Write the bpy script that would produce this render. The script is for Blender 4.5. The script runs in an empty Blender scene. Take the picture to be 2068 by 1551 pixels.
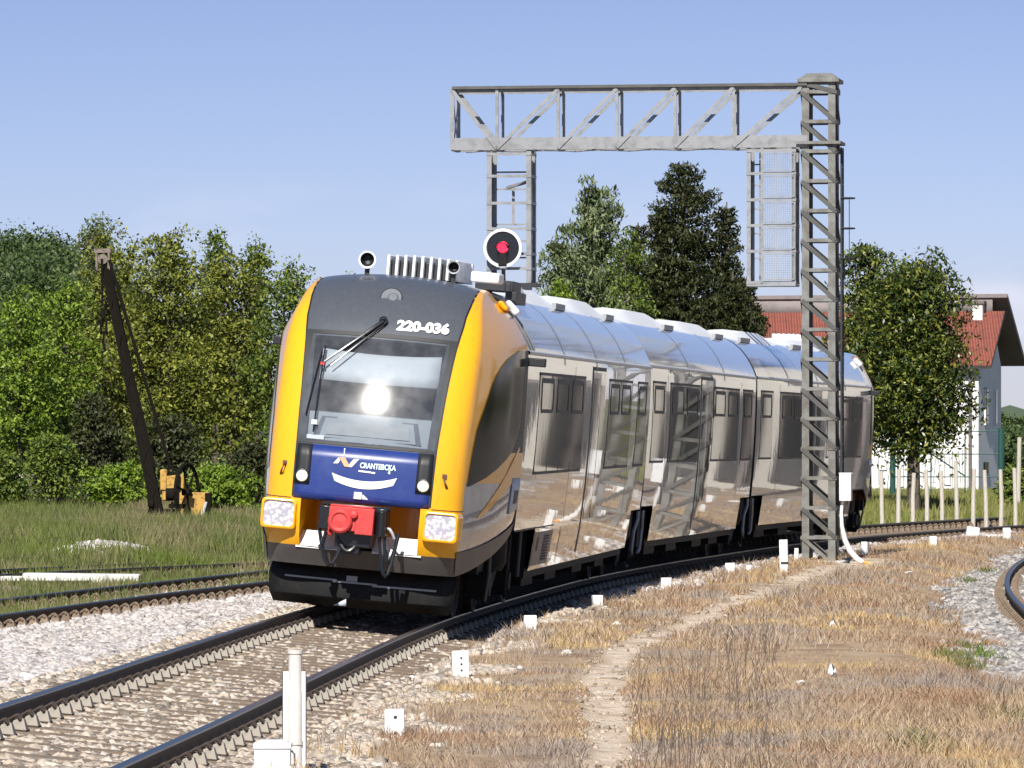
import bpy, bmesh, math, random
import numpy as np
from mathutils import Vector, Matrix
random.seed(7); rng = np.random.default_rng(11)
scene = bpy.context.scene
COL = scene.collection
PI = math.pi
F_PX, CAM_H, CX, HY = 11200.0, 1.975, 1034.0, 900.0     # lens measured in photo pixels, eye height over the rail, horizon row

def at(x, y, Y):                                        # a photo pixel at distance Y -> point
    return Vector(((x-CX)*Y/F_PX, Y, CAM_H-(y-HY)*Y/F_PX))
def gnd(x, y, z=0.0):                                   # a photo pixel lying on height z -> point
    Y = F_PX*(CAM_H-z)/(y-HY)
    return Vector(((x-CX)*Y/F_PX, Y, z))

# ------------------------------------------------------------------ object helpers
def tag(o, label=None, cat=None, group=None, kind=None):
    if label: o['label'] = label
    if cat: o['category'] = cat
    if group: o['group'] = group
    if kind: o['kind'] = kind
    return o
def empty(name, loc=(0, 0, 0), label=None, cat=None, group=None, kind=None):
    o = bpy.data.objects.new(name, None); COL.objects.link(o)
    o.location = loc; o.empty_display_size = 0.2
    return tag(o, label, cat, group, kind)
def link(name, me, parent=None, mats=()):
    o = bpy.data.objects.new(name, me); COL.objects.link(o)
    for m in mats:
        if m is not None and len(me.materials) < len(mats): me.materials.append(m)
    if parent: o.parent = parent
    return o
def children(o): return list(o.children)
def copy_tree(o, parent=None):
    kids = children(o)
    c = o.copy(); COL.objects.link(c); c.parent = parent
    for k in kids: copy_tree(k, c)
    return c
def raw_mesh(name, verts, faces, mat=None, parent=None, smooth=False):
    """verts (N,3) array, faces (M,k) array of equal-sided polygons"""
    me = bpy.data.meshes.new(name)
    verts = np.asarray(verts, dtype=np.float32); faces = np.asarray(faces, dtype=np.int32)
    n, k = faces.shape
    me.vertices.add(len(verts)); me.vertices.foreach_set('co', verts.ravel())
    me.loops.add(n*k); me.loops.foreach_set('vertex_index', faces.ravel())
    me.polygons.add(n)
    me.polygons.foreach_set('loop_start', np.arange(0, n*k, k, dtype=np.int32))
    me.polygons.foreach_set('loop_total', np.full(n, k, dtype=np.int32))
    if smooth: me.polygons.foreach_set('use_smooth', np.ones(n, dtype=bool))
    me.update(calc_edges=True); me.validate()
    return link(name, me, parent, [mat])

class MB:
    """collects shapes and links them as one mesh object"""
    def __init__(s): s.v, s.f, s.m = [], [], []
    def add(s, vs, fs, mi=0):
        b = len(s.v); s.v += [tuple(p) for p in vs]
        s.f += [tuple(i+b for i in f) for f in fs]; s.m += [mi]*len(fs)
        return s
    def box(s, c, d, mi=0, R=None, taper=1.0):
        x, y, z = d[0]/2, d[1]/2, d[2]/2
        P = [Vector((a*x*(taper if e > 0 else 1), b*y*(taper if e > 0 else 1), e*z)) for e in (-1, 1) for a, b in ((-1, -1), (1, -1), (1, 1), (-1, 1))]
        if R is not None: P = [R @ p for p in P]
        c = Vector(c); P = [c+p for p in P]
        return s.add(P, [(3, 2, 1, 0), (4, 5, 6, 7), (0, 1, 5, 4), (1, 2, 6, 5), (2, 3, 7, 6), (3, 0, 4, 7)], mi)
    def bbox(s, lo, hi, mi=0):
        return s.box([(a+b)/2 for a, b in zip(lo, hi)], [abs(b-a) for a, b in zip(lo, hi)], mi)
    def bar(s, a, b, w, h=None, mi=0, up=(0, 0, 1)):
        a, b = Vector(a), Vector(b); h = h or w
        y = (b-a); L = y.length; y.normalize(); up = Vector(up)
        if abs(y.dot(up)) > .98: up = Vector((0, 1, 0))
        x = y.cross(up).normalized(); z = x.cross(y)
        R = Matrix((x, y, z)).transposed()
        return s.box((a+b)/2, (w, L, h), mi, R)
    def angle(s, a, b, w, t, mi=0, nx=(1, 0, 0), ny=(0, 1, 0)):   # L section along a-b, legs along nx and ny
        a, b, nx, ny = Vector(a), Vector(b), Vector(nx), Vector(ny)
        pr = [(0, 0), (w, 0), (w, t), (t, t), (t, w), (0, w)]
        vs = [p+nx*q[0]+ny*q[1] for p in (a, b) for q in pr]
        fs = [(i, (i+1) % 6, 6+(i+1) % 6, 6+i) for i in range(6)]+[(5, 4, 3, 2, 1, 0), (6, 7, 8, 9, 10, 11)]
        return s.add(vs, fs, mi)
    def tube(s, pts, r, n=8, mi=0, cap=True):
        pts = [Vector(p) for p in pts]; rs = r if isinstance(r, (list, tuple)) else [r]*len(pts)
        vs, fs = [], []
        T0 = (pts[1]-pts[0]).normalized()
        ref = Vector((0, 0, 1)) if abs(T0.z) < .9 else Vector((1, 0, 0))
        for i, p in enumerate(pts):
            T = (pts[min(i+1, len(pts)-1)]-pts[max(i-1, 0)]).normalized()
            x = T.cross(ref)
            if x.length < 1e-4: x = T.orthogonal()
            x.normalize(); y = x.cross(T); ref = T.cross(x)*-1 if False else ref
            for k in range(n):
                a = 2*PI*k/n; vs.append(p+(x*math.cos(a)+y*math.sin(a))*rs[i])
        for i in range(len(pts)-1):
            for k in range(n):
                fs.append((i*n+k, i*n+(k+1) % n, (i+1)*n+(k+1) % n, (i+1)*n+k))
        if cap: fs += [tuple(range(n))[::-1], tuple(range((len(pts)-1)*n, len(pts)*n))]
        return s.add(vs, fs, mi)
    def lathe(s, c, axis, prof, n=20, mi=0, cap=False):           # prof: (radius, offset along the axis)
        c = Vector(c); ax = Vector(axis).normalized(); x = ax.orthogonal().normalized(); y = ax.cross(x)
        vs = [c+ax*h+(x*math.cos(2*PI*k/n)+y*math.sin(2*PI*k/n))*r for r, h in prof for k in range(n)]
        fs = [(i*n+k, i*n+(k+1) % n, (i+1)*n+(k+1) % n, (i+1)*n+k) for i in range(len(prof)-1) for k in range(n)]
        if cap: fs += [tuple(range(n))[::-1], tuple(range((len(prof)-1)*n, len(prof)*n))]
        return s.add(vs, fs, mi)
    def grid(s, P, mi=0, close=False):                            # P rows of points
        nr, nc = len(P), len(P[0]); vs = [p for r in P for p in r]; fs = []
        for i in range(nr-1):
            for j in range(nc-1): fs.append((i*nc+j, i*nc+j+1, (i+1)*nc+j+1, (i+1)*nc+j))
        return s.add(vs, fs, mi)
    def build(s, name, mats, parent=None, angle=35, bevel=0, solid=0):
        me = bpy.data.meshes.new(name); me.from_pydata(s.v, [], s.f)
        mats = mats if isinstance(mats, (list, tuple)) else [mats]
        for m in mats: me.materials.append(m)
        me.polygons.foreach_set('material_index', s.m)
        bm = bmesh.new(); bm.from_mesh(me); bmesh.ops.recalc_face_normals(bm, faces=bm.faces); bm.to_mesh(me); bm.free()
        me.polygons.foreach_set('use_smooth', [True]*len(me.polygons))
        me.set_sharp_from_angle(angle=math.radians(angle)); me.update()
        o = link(name, me, parent)
        if solid:
            md = o.modifiers.new('thick', 'SOLIDIFY'); md.thickness = solid; md.offset = -1
        if bevel:
            md = o.modifiers.new('edge', 'BEVEL'); md.width = bevel; md.segments = 2; md.limit_method = 'ANGLE'; md.angle_limit = math.radians(40)
        return o

# ------------------------------------------------------------------ materials
def mat(name, col=(.5, .5, .5), rough=.6, metal=0, coat=0, noise=None, bump=None, spec=.5, emit=None, random_island=None, trans=0, coat_rough=.05):
    """noise=(scale, colour2, lo, hi[, stretch]); bump=(scale, strength, distance); random_island=list of colours"""
    m = bpy.data.materials.new(name); m.use_nodes = True
    nt = m.node_tree; N = nt.nodes; L = nt.links; b = N['Principled BSDF']
    b.inputs['Base Color'].default_value = (*col, 1); b.inputs['Roughness'].default_value = rough
    b.inputs['Metallic'].default_value = metal; b.inputs['Coat Weight'].default_value = coat; b.inputs['Coat Roughness'].default_value = coat_rough
    b.inputs['Specular IOR Level'].default_value = spec
    tc = N.new('ShaderNodeTexCoord')
    out = None
    if random_island:
        g = N.new('ShaderNodeNewGeometry'); cr = N.new('ShaderNodeValToRGB')
        cr.color_ramp.interpolation = 'LINEAR'
        n = len(random_island); e = cr.color_ramp.elements
        while len(e) < n: e.new(.5)
        for i, c in enumerate(random_island): e[i].position = i/(n-1); e[i].color = (*c, 1)
        L.new(g.outputs['Random Per Island'], cr.inputs[0]); out = cr.outputs[0]
    if noise:
        st = noise[4] if len(noise) > 4 else (1, 1, 1)
        mp = N.new('ShaderNodeMapping'); mp.inputs['Scale'].default_value = st
        L.new(tc.outputs['Object'], mp.inputs[0])
        tx = N.new('ShaderNodeTexNoise'); tx.inputs['Scale'].default_value = noise[0]; tx.inputs['Detail'].default_value = 6; tx.inputs['Roughness'].default_value = .62
        L.new(mp.outputs[0], tx.inputs['Vector'])
        r = N.new('ShaderNodeMapRange'); r.inputs[1].default_value = noise[2]; r.inputs[2].default_value = noise[3]
        L.new(tx.outputs['Fac'], r.inputs[0])
        mx = N.new('ShaderNodeMix'); mx.data_type = 'RGBA'
        L.new(r.outputs[0], mx.inputs[0])
        if out: L.new(out, mx.inputs[6])
        else: mx.inputs[6].default_value = (*col, 1)
        mx.inputs[7].default_value = (*noise[1], 1); out = mx.outputs[2]
    if out: L.new(out, b.inputs['Base Color'])
    if bump:
        tb = N.new('ShaderNodeTexNoise'); tb.inputs['Scale'].default_value = bump[0]; tb.inputs['Detail'].default_value = 4
        L.new(tc.outputs['Object'], tb.inputs['Vector'])
        bn = N.new('ShaderNodeBump'); bn.inputs['Strength'].default_value = bump[1]; bn.inputs['Distance'].default_value = bump[2]
        L.new(tb.outputs['Fac'], bn.inputs['Height']); L.new(bn.outputs[0], b.inputs['Normal'])
        if coat: L.new(bn.outputs[0], b.inputs['Coat Normal'])
    if emit:
        b.inputs['Emission Color'].default_value = (*emit[0], 1); b.inputs['Emission Strength'].default_value = emit[1]
    if trans:
        tr = N.new('ShaderNodeBsdfTranslucent'); ms = N.new('ShaderNodeMixShader'); ms.inputs[0].default_value = trans
        if out: L.new(out, tr.inputs[0])
        else: tr.inputs[0].default_value = (*col, 1)
        L.new(b.outputs[0], ms.inputs[1]); L.new(tr.outputs[0], ms.inputs[2]); L.new(ms.outputs[0], N['Material Output'].inputs[0])
    return m

M = {}
M['yellow'] = mat('yellow_paint', (.86, .41, .008), .30, coat=.5, noise=(5, (.66, .30, .02), .55, .85, (3, 3, .7)), bump=(3, .05, .01))
M['mask'] = mat('grey_mask_paint', (.07, .077, .09), .36, coat=.2, noise=(6, (.088, .092, .10), .48, .8, (3, 3, .6)))
M['frame'] = mat('black_rubber', (.012, .013, .015), .5)
M['black'] = mat('underframe_black', (.008, .008, .008), .7, spec=.25, noise=(9, (.018, .016, .014), .5, .8), bump=(30, .3, .01))
M['black_gloss'] = mat('black_plastic', (.012, .013, .016), .25)
M['skirt'] = mat('dark_skirt_paint', (.085, .078, .078), .5, noise=(5, (.12, .105, .09), .45, .75))
M['blue'] = mat('blue_paint', (.014, .034, .18), .35, coat=.3, noise=(6, (.03, .055, .21), .5, .8))
M['white'] = mat('white_paint', (.82, .82, .82), .45, noise=(5, (.68, .68, .66), .5, .85))
M['white_dec'] = mat('white_lettering', (.85, .85, .86), .5)
M['cyan_dec'] = mat('pale_cyan_lettering', (.62, .82, .82), .5)
M['orange_dec'] = mat('orange_lettering', (.80, .36, .18), .5)
M['red'] = mat('coupler_red', (.55, .05, .045), .5, noise=(7, (.38, .04, .04), .5, .8), bump=(14, .3, .01))
M['lamp'] = mat('lamp_glass', (.85, .83, .62), .15, emit=((1, .93, .6), .35))
M['body'] = mat('silver_body_paint', (.34, .35, .36), .22, coat=1.0, noise=(1.6, (.17, .155, .14), .42, .75, (1, 1.6, .5)), bump=(1.0, .05, .02), coat_rough=.012)
M['roof'] = mat('roof_grey_paint', (.40, .42, .45), .16, coat=.8, bump=(1.2, .08, .02))
M['glass'] = mat('tinted_glass', (.008, .009, .009), .03, spec=.5, bump=(.8, .03, .02))
M['seal'] = mat('door_seal', (.03, .03, .03), .6)
M['steel'] = mat('galvanised_steel', (.27, .275, .285), .55, metal=.2, noise=(6, (.18, .18, .18), .45, .72), bump=(40, .15, .004))
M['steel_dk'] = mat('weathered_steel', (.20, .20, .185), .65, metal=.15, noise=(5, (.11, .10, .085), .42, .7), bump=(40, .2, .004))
M['dkmetal'] = mat('dark_metal', (.035, .036, .04), .5, metal=.3)
M['rail'] = mat('rail_rust', (.035, .024, .018), .75, noise=(30, (.075, .045, .03), .45, .75))
M['railtop'] = mat('polished_rail', (.12, .115, .11), .33, metal=1.0)
M['sleeper'] = mat('brown_sleeper', (.16, .115, .08), .9, noise=(9, (.27, .21, .15), .45, .75, (.5, 4, 1)), bump=(40, .4, .01))
M['clip'] = mat('dusty_fastening', (.30, .265, .22), .8, noise=(20, (.22, .2, .17), .45, .75))
M['stake'] = mat('white_concrete', (.76, .76, .74), .75, noise=(11, (.46, .43, .38), .56, .8), bump=(40, .2, .005))
M['hole'] = mat('dark_hole', (.03, .03, .03), .8)
M['wood'] = mat('weathered_wood', (.50, .46, .39), .8, noise=(6, (.36, .32, .26), .45, .75, (6, 6, 1)))
M['crane_dark'] = mat('rusty_crane_iron', (.010, .008, .006), .85, noise=(6, (.016, .011, .008), .55, .85), spec=.1, bump=(20, .4, .01))
M['crane_yel'] = mat('faded_yellow_iron', (.50, .29, .06), .7, noise=(7, (.13, .07, .03), .5, .68))
M['bark'] = mat('bark', (.09, .07, .052), .9, noise=(8, (.16, .14, .11), .45, .75, (3, 3, .6)), bump=(16, .6, .03))
M['birchbark'] = mat('pale_bark', (.5, .48, .44), .85, noise=(6, (.09, .08, .07), .55, .68, (1, 1, 3)))
M['wall'] = mat('white_plaster', (.78, .77, .75), .85, noise=(2.5, (.66, .65, .63), .5, .8), bump=(12, .25, .01))
M['wallgrey'] = mat('gable_plaster', (.76, .75, .73), .85, noise=(2.5, (.62, .61, .6), .5, .8))
M['slatwall'] = mat('grey_brown_boards', (.27, .235, .225), .8, noise=(3, (.2, .175, .17), .45, .75))
M['steel_shaded'] = mat('shaded_steel_brace', (.075, .075, .07), .6, metal=.2, noise=(4, (.11, .105, .095), .42, .7))  # darker steel copy: shade on the diagonals' faces put into the colour
M['tiles'] = None
M['fascia'] = mat('brown_fascia', (.16, .13, .125), .7, noise=(3, (.1, .085, .08), .5, .8))
M['green_iron'] = mat('green_iron', (.016, .07, .055), .5)
M['pvc'] = mat('white_pipe', (.78, .76, .74), .4)
M['orange'] = mat('orange_cable', (.75, .3, .04), .5)
M['rock'] = mat('pale_rock', (.62, .58, .52), .85, noise=(12, (.42, .39, .35), .45, .75), bump=(30, .5, .02))
M['concrete'] = mat('pale_concrete', (.66, .65, .6), .85, noise=(8, (.5, .48, .43), .45, .75), bump=(30, .4, .01))
M['graffiti'] = mat('dark_paint_lines', (.05, .05, .055), .7)
M['beige'] = mat('beige_plaster', (.54, .51, .45), .9, noise=(1.2, (.50, .44, .36), .45, .75))
M['platform'] = mat('platform_paving', (.42, .38, .33), .9, noise=(3, (.33, .3, .26), .45, .75))

def tile_mat():
    m = mat('red_roof_tiles', (.27, .078, .052), .85, noise=(2.6, (.17, .058, .045), .42, .75))
    nt = m.node_tree; N = nt.nodes; L = nt.links; b = N['Principled BSDF']
    tc = N.new('ShaderNodeTexCoord'); w = N.new('ShaderNodeTexWave'); w.bands_direction = 'X'; w.inputs['Scale'].default_value = 1.6; w.inputs['Distortion'].default_value = .4
    w2 = N.new('ShaderNodeTexWave'); w2.bands_direction = 'Z'; w2.inputs['Scale'].default_value = 1.9; w2.wave_profile = 'SAW'
    L.new(tc.outputs['Object'], w.inputs[0]); L.new(tc.outputs['Object'], w2.inputs[0])
    ad = N.new('ShaderNodeMath'); ad.operation = 'ADD'; L.new(w.outputs['Fac'], ad.inputs[0]); L.new(w2.outputs['Fac'], ad.inputs[1])
    bn = N.new('ShaderNodeBump'); bn.inputs['Strength'].default_value = 1; bn.inputs['Distance'].default_value = .09
    L.new(ad.outputs[0], bn.inputs['Height']); L.new(bn.outputs[0], b.inputs['Normal'])
    return m
M['tiles'] = tile_mat()

def glass_front():
    """windscreen: clear, tinted, reflecting"""
    m = bpy.data.materials.new('windscreen_glass'); m.use_nodes = True
    nt = m.node_tree; N = nt.nodes; L = nt.links; N.remove(N['Principled BSDF'])
    tr = N.new('ShaderNodeBsdfTransparent'); tr.inputs[0].default_value = (.74, .78, .82, 1)
    gl = N.new('ShaderNodeBsdfGlossy'); gl.inputs['Roughness'].default_value = .062; gl.inputs[0].default_value = (1, 1, 1, 1)
    fr = N.new('ShaderNodeFresnel'); fr.inputs[0].default_value = 1.6
    mx = N.new('ShaderNodeMixShader'); L.new(fr.outputs[0], mx.inputs[0]); L.new(tr.outputs[0], mx.inputs[1]); L.new(gl.outputs[0], mx.inputs[2])
    g2 = N.new('ShaderNodeBsdfGlossy'); g2.inputs['Roughness'].default_value = .26; df = N.new('ShaderNodeBsdfDiffuse'); df.inputs[0].default_value = (.55, .57, .62, 1)
    m2 = N.new('ShaderNodeMixShader'); m2.inputs[0].default_value = .955; L.new(g2.outputs[0], m2.inputs[1]); L.new(df.outputs[0], m2.inputs[2])    # dust film; its pale diffuse also paints in the pane's haze reflection
    tx = N.new('ShaderNodeTexNoise'); tx.inputs['Scale'].default_value = 5; tcx = N.new('ShaderNodeTexCoord'); L.new(tcx.outputs['Object'], tx.inputs['Vector'])
    rx = N.new('ShaderNodeMapRange'); rx.inputs[1].default_value = .35; rx.inputs[2].default_value = .75; rx.inputs[3].default_value = .05; rx.inputs[4].default_value = .13; L.new(tx.outputs['Fac'], rx.inputs[0])
    m3 = N.new('ShaderNodeMixShader'); L.new(rx.outputs[0], m3.inputs[0]); L.new(mx.outputs[0], m3.inputs[1]); L.new(m2.outputs[0], m3.inputs[2])
    L.new(m3.outputs[0], N['Material Output'].inputs[0])
    return m
M['windscreen'] = glass_front()
M['blind'] = mat('pale_sunblind', (.60, .63, .65), .8)
M['desk'] = mat('grey_cab_desk', (.33, .36, .38), .7)
M['cab_dark'] = mat('dark_cab_interior', (.12, .13, .165), .8)
M['cab_glass'] = mat('black_cab_glass', (.006, .007, .006), .10, spec=.12)
M['display'] = mat('display_panel', (.085, .095, .105), .35)

def lens_mat():
    m = mat('headlight_lens', (.85, .85, .86), .2)
    nt = m.node_tree; N = nt.nodes; L = nt.links; b = N['Principled BSDF']
    tc = N.new('ShaderNodeTexCoord'); v = N.new('ShaderNodeTexVoronoi'); v.inputs['Scale'].default_value = 26
    L.new(tc.outputs['Object'], v.inputs['Vector'])
    cr = N.new('ShaderNodeValToRGB'); e = cr.color_ramp.elements
    e[0].position = .2; e[0].color = (.93, .93, .95, 1); e[1].position = .62; e[1].color = (.42, .40, .46, 1)
    L.new(v.outputs['Distance'], cr.inputs[0])
    hs = N.new('ShaderNodeMix'); hs.data_type = 'RGBA'; hs.blend_type = 'MULTIPLY'; hs.inputs[0].default_value = .12
    L.new(cr.outputs[0], hs.inputs[6]); L.new(v.outputs['Color'], hs.inputs[7]); L.new(hs.outputs[2], b.inputs['Base Color'])
    bn = N.new('ShaderNodeBump'); bn.inputs['Strength'].default_value = .5; bn.inputs['Distance'].default_value = .01
    L.new(v.outputs['Distance'], bn.inputs['Height']); L.new(bn.outputs[0], b.inputs['Normal'])
    return m
M['lens'] = lens_mat()

def leaf(name, cols, trans=.3, rough=.55):
    return mat(name, cols[0], rough, random_island=cols, trans=trans, spec=.35)
M['leaf_bright'] = leaf('leaf_bright', [(.07, .125, .012), (.155, .235, .02), (.29, .38, .045)])
M['leaf_olive'] = leaf('leaf_olive', [(.05, .066, .010), (.145, .168, .022), (.34, .35, .06)])
M['leaf_mid'] = leaf('leaf_mid', [(.042, .075, .016), (.115, .165, .025), (.26, .31, .05)])
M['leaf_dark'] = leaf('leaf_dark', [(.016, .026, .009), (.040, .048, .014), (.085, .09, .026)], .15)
M['leaf_willow'] = leaf('leaf_willow', [(.06, .085, .03), (.14, .18, .07), (.29, .33, .16)])
M['leaf_glossy'] = leaf('leaf_glossy', [(.018, .036, .010), (.05, .078, .014), (.24, .25, .04)], .2, .35)
M['leaf_far'] = leaf('leaf_far', [(.035, .06, .02), (.06, .095, .026), (.11, .15, .04)], .2)
# ------------------------------------------------------------------ light, sky, camera
SUN_AZ, SUN_EL = math.radians(11), math.radians(41)      # the sun stands behind the camera, a little to its left
to_sun = Vector((-math.sin(SUN_AZ)*math.cos(SUN_EL), -math.cos(SUN_AZ)*math.cos(SUN_EL), math.sin(SUN_EL)))
sl = bpy.data.lights.new('sun', 'SUN'); sl.energy = 5.0; sl.angle = math.radians(.53); sl.color = (1, .955, .88)
so = bpy.data.objects.new('sun', sl); COL.objects.link(so); so.rotation_euler = to_sun.to_track_quat('Z', 'Y').to_euler(); so.location = (-40, -60, 60)
w = bpy.data.worlds.new('World'); scene.world = w; w.use_nodes = True
nt = w.node_tree; N = nt.nodes; L = nt.links; bg = N['Background']
sky = N.new('ShaderNodeTexSky'); sky.sky_type = 'NISHITA'; sky.sun_disc = False
sky.sun_elevation = SUN_EL; sky.sun_rotation = PI+SUN_AZ; sky.air_density = 1.0; sky.dust_density = .25; sky.ozone_density = 3.0; sky.altitude = 300
# thin summer haze clouds low over the horizon, laid out on the sky's own direction
tc = N.new('ShaderNodeTexCoord'); sx = N.new('ShaderNodeSeparateXYZ'); L.new(tc.outputs['Generated'], sx.inputs[0])
mp = N.new('ShaderNodeMapping'); mp.inputs['Scale'].default_value = (9, 9, 30); L.new(tc.outputs['Generated'], mp.inputs[0])
cn = N.new('ShaderNodeTexNoise'); cn.inputs['Scale'].default_value = 1.6; cn.inputs['Detail'].default_value = 7; L.new(mp.outputs[0], cn.inputs['Vector'])
cm = N.new('ShaderNodeMapRange'); cm.inputs[1].default_value = .50; cm.inputs[2].default_value = .72; L.new(cn.outputs['Fac'], cm.inputs[0])
hz = N.new('ShaderNodeMapRange'); hz.inputs[1].default_value = .05; hz.inputs[2].default_value = .012; L.new(sx.outputs['Z'], hz.inputs[0])
cf = N.new('ShaderNodeMath'); cf.operation = 'MULTIPLY'; L.new(cm.outputs[0], cf.inputs[0]); L.new(hz.outputs[0], cf.inputs[1])
tint = N.new('ShaderNodeMix'); tint.data_type = 'RGBA'; tint.blend_type = 'MULTIPLY'; tint.inputs[0].default_value = 1
L.new(sky.outputs[0], tint.inputs[6]); 
tr_ = N.new('ShaderNodeValToRGB'); e_ = tr_.color_ramp.elements
while len(e_) < 4: e_.new(.5)
for i_, (p_, c_) in enumerate(((.0, (.66, .68, .99)), (.037, (.627, .649, .985)), (.082, (.55, .545, .81)), (.32, (.78, .80, .87)))): e_[i_].position = p_; e_[i_].color = (*c_, 1)
L.new(sx.outputs['Z'], tr_.inputs[0]); L.new(tr_.outputs[0], tint.inputs[7])
cl = N.new('ShaderNodeMix'); cl.data_type = 'RGBA'; L.new(cf.outputs[0], cl.inputs[0]); L.new(tint.outputs[2], cl.inputs[6]); cl.inputs[7].default_value = (10.0, 9.2, 9.9, 1)
L.new(cl.outputs[2], bg.inputs[0]); bg.inputs[1].default_value = .081
cd = bpy.data.cameras.new('camera'); co = bpy.data.objects.new('camera', cd); COL.objects.link(co); scene.camera = co
co.location = (0, 0, CAM_H); co.rotation_euler = (PI/2, 0, 0)
cd.sensor_width = 36; cd.lens = F_PX/2068*36; cd.shift_y = (HY-775.5)/2068; cd.clip_start = 1; cd.clip_end = 6000
scene.view_settings.view_transform = 'Standard'; scene.view_settings.look = 'None'; scene.view_settings.exposure = .45; scene.view_settings.gamma = 1
scene.render.engine = 'CYCLES'; scene.cycles.max_bounces = 6; scene.cycles.transparent_max_bounces = 12; scene.cycles.use_denoising = True
scene.cycles.caustics_reflective = False; scene.cycles.caustics_refractive = False

# ------------------------------------------------------------------ track lines
class Line:
    """smooth x(Y) through control points"""
    def __init__(s, pts):
        s.y = np.array([p[0] for p in pts], float); s.x = np.array([p[1] for p in pts], float)
        d = np.diff(s.x)/np.diff(s.y); m = np.empty(len(pts)); m[0] = d[0]; m[-1] = d[-1]
        h = np.diff(s.y); m[1:-1] = (d[:-1]*h[1:]+d[1:]*h[:-1])/(h[1:]+h[:-1]); s.m = m
    def __call__(s, Y):
        Y = np.asarray(Y, float); i = np.clip(np.searchsorted(s.y, Y)-1, 0, len(s.y)-2)
        h = s.y[i+1]-s.y[i]; t = (Y-s.y[i])/h
        tt = np.clip(t, 0, 1)
        r = (2*tt**3-3*tt**2+1)*s.x[i]+(tt**3-2*tt**2+tt)*h*s.m[i]+(-2*tt**3+3*tt**2)*s.x[i+1]+(tt**3-tt**2)*h*s.m[i+1]
        r = r+np.where(t < 0, t*h*s.m[0], 0)+np.where(t > 1, (t-1)*h*s.m[-1], 0)
        return r
    def slope(s, Y): return (s(np.asarray(Y)+.05)-s(np.asarray(Y)-.05))/.1
CANT = .135; GAUGE = 1.5; PHI = math.asin(CANT/GAUGE)
RR = Line([(10, -3.65), (20, -3.15), (34, -2.45), (41, -2.05), (50, -1.58), (62, -.85), (72, .12), (81, 1.17), (96, 3.4), (115.5, 7.15), (130, 11.2), (150, 18.2), (175, 28)])
def rise(Y): return np.interp(Y, [60, 81, 200], [0, .07, .08])
class Track:
    """centre line, cant and height of one railway track"""
    def __init__(s, line, off, cant, z):
        s.line, s.off, s.phi, s.z = line, off, math.asin(cant/GAUGE), z
        Ys = np.arange(5, 200, .05); c = np.array([s._c(y) for y in Ys]); s.Ys = Ys
        s.S = np.concatenate([[0], np.cumsum(np.hypot(np.diff(c[:, 0]), np.diff(c[:, 1])))]); s.C = c
    def _c(s, Y):
        k = float(s.line.slope(Y)); n = math.hypot(1, k)
        return (float(s.line(Y))+s.off/n, Y-s.off*k/n)
    def at_s(s, d):
        x = float(np.interp(d, s.S, s.C[:, 0])); y = float(np.interp(d, s.S, s.C[:, 1])); return x, y
    def s_of_Y(s, Y): return float(np.interp(Y, s.C[:, 1], s.S))
    def frame(s, d):
        x, y = s.at_s(d); x2, y2 = s.at_s(d+.2); x1, y1 = s.at_s(d-.2)
        e = Vector((x2-x1, y2-y1, 0)).normalized(); r = Vector((e.y, -e.x, 0))
        z = s.z(y) if callable(s.z) else s.z
        ex = r*math.cos(s.phi)-Vector((0, 0, 1))*math.sin(s.phi); ez = Vector((0, 0, 1))*math.cos(s.phi)+r*math.sin(s.phi)
        return Vector((x, y, z)), ex, e, ez
main = Track(RR, -GAUGE/2, CANT, lambda y: .06+float(rise(y)))
RA = Line([(30, -10.4), (50, -7.95), (64.9, -5.98), (73, -4.85), (81, -3.55), (96, -.9), (120, 4.4), (150, 13)])
left = Track(RA, -GAUGE/2, 0, 0.0)
RC = Line([(70, -13.4), (80, -9.8), (85.7, -7.75), (92.9, -4.75), (100, -1.2), (112, 5.2)])
siding = Track(RC, -GAUGE/2, 0, 0.0)
RD = Line([(35, 5.0), (55, 5.55), (66, 6.12), (79, 7.05), (94, 8.62), (112, 11.2), (130, 14.6), (150, 19.5)])
right = Track(RD, GAUGE/2, 0, 0.02)

def rail_mesh(tr, s0, s1, off, step, bury=0):
    pr = [(-.075, -.172), (.075, -.172), (.075, -.155), (.02, -.135), (.011, -.12), (.011, -.055), (.034, -.042), (.036, -.012), (.028, 0.), (-.028, 0.), (-.036, -.012), (-.034, -.042), (-.011, -.055), (-.011, -.12), (-.02, -.135), (-.075, -.155)]
    mb = MB(); rows = []
    for d in np.arange(s0, s1+.01, step):
        o, ex, ey, ez = tr.frame(d); rows.append([o+ex*(off+a)+ez*(b-bury) for a, b in pr]+[o+ex*(off+pr[0][0])+ez*(pr[0][1]-bury)])
    n = len(pr)+1; vs = [p for r in rows for p in r]
    for k in range(len(pr)):
        mb_f = [(i*n+k, i*n+k+1, (i+1)*n+k+1, (i+1)*n+k) for i in range(len(rows)-1)]
        b = 0
        if k == 0: mb.add(vs, mb_f, 0)
        else: mb.f += mb_f; mb.m += [1 if k in (7, 8, 9) else 0]*len(mb_f)
    return mb
def sleeper_proto(conc=True):
    sm = MB().box((0, 0, -.172-.075), (2.5, .26, .15), 0); me = sm.build('sleeper', M['sleeper'], bevel=.012)
    fm = MB()
    fm.box((0, 0, -.170), (.40, .17, .02), 1)
    for sx in (-1, 1):
        fm.box((sx*.135, 0, -.128), (.13, .15, .085), 0, taper=.5)
        fm.tube([(sx*.145, -.05, -.09), (sx*.115, -.05, -.06), (sx*.06, -.05, -.10)], .014, 6, 1)
        fm.tube([(sx*.145, .05, -.09), (sx*.115, .05, -.06), (sx*.06, .05, -.10)], .014, 6, 1)
    fo = fm.build('rail_fastening', [M['clip'], M['rail']])
    return me, fo
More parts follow.
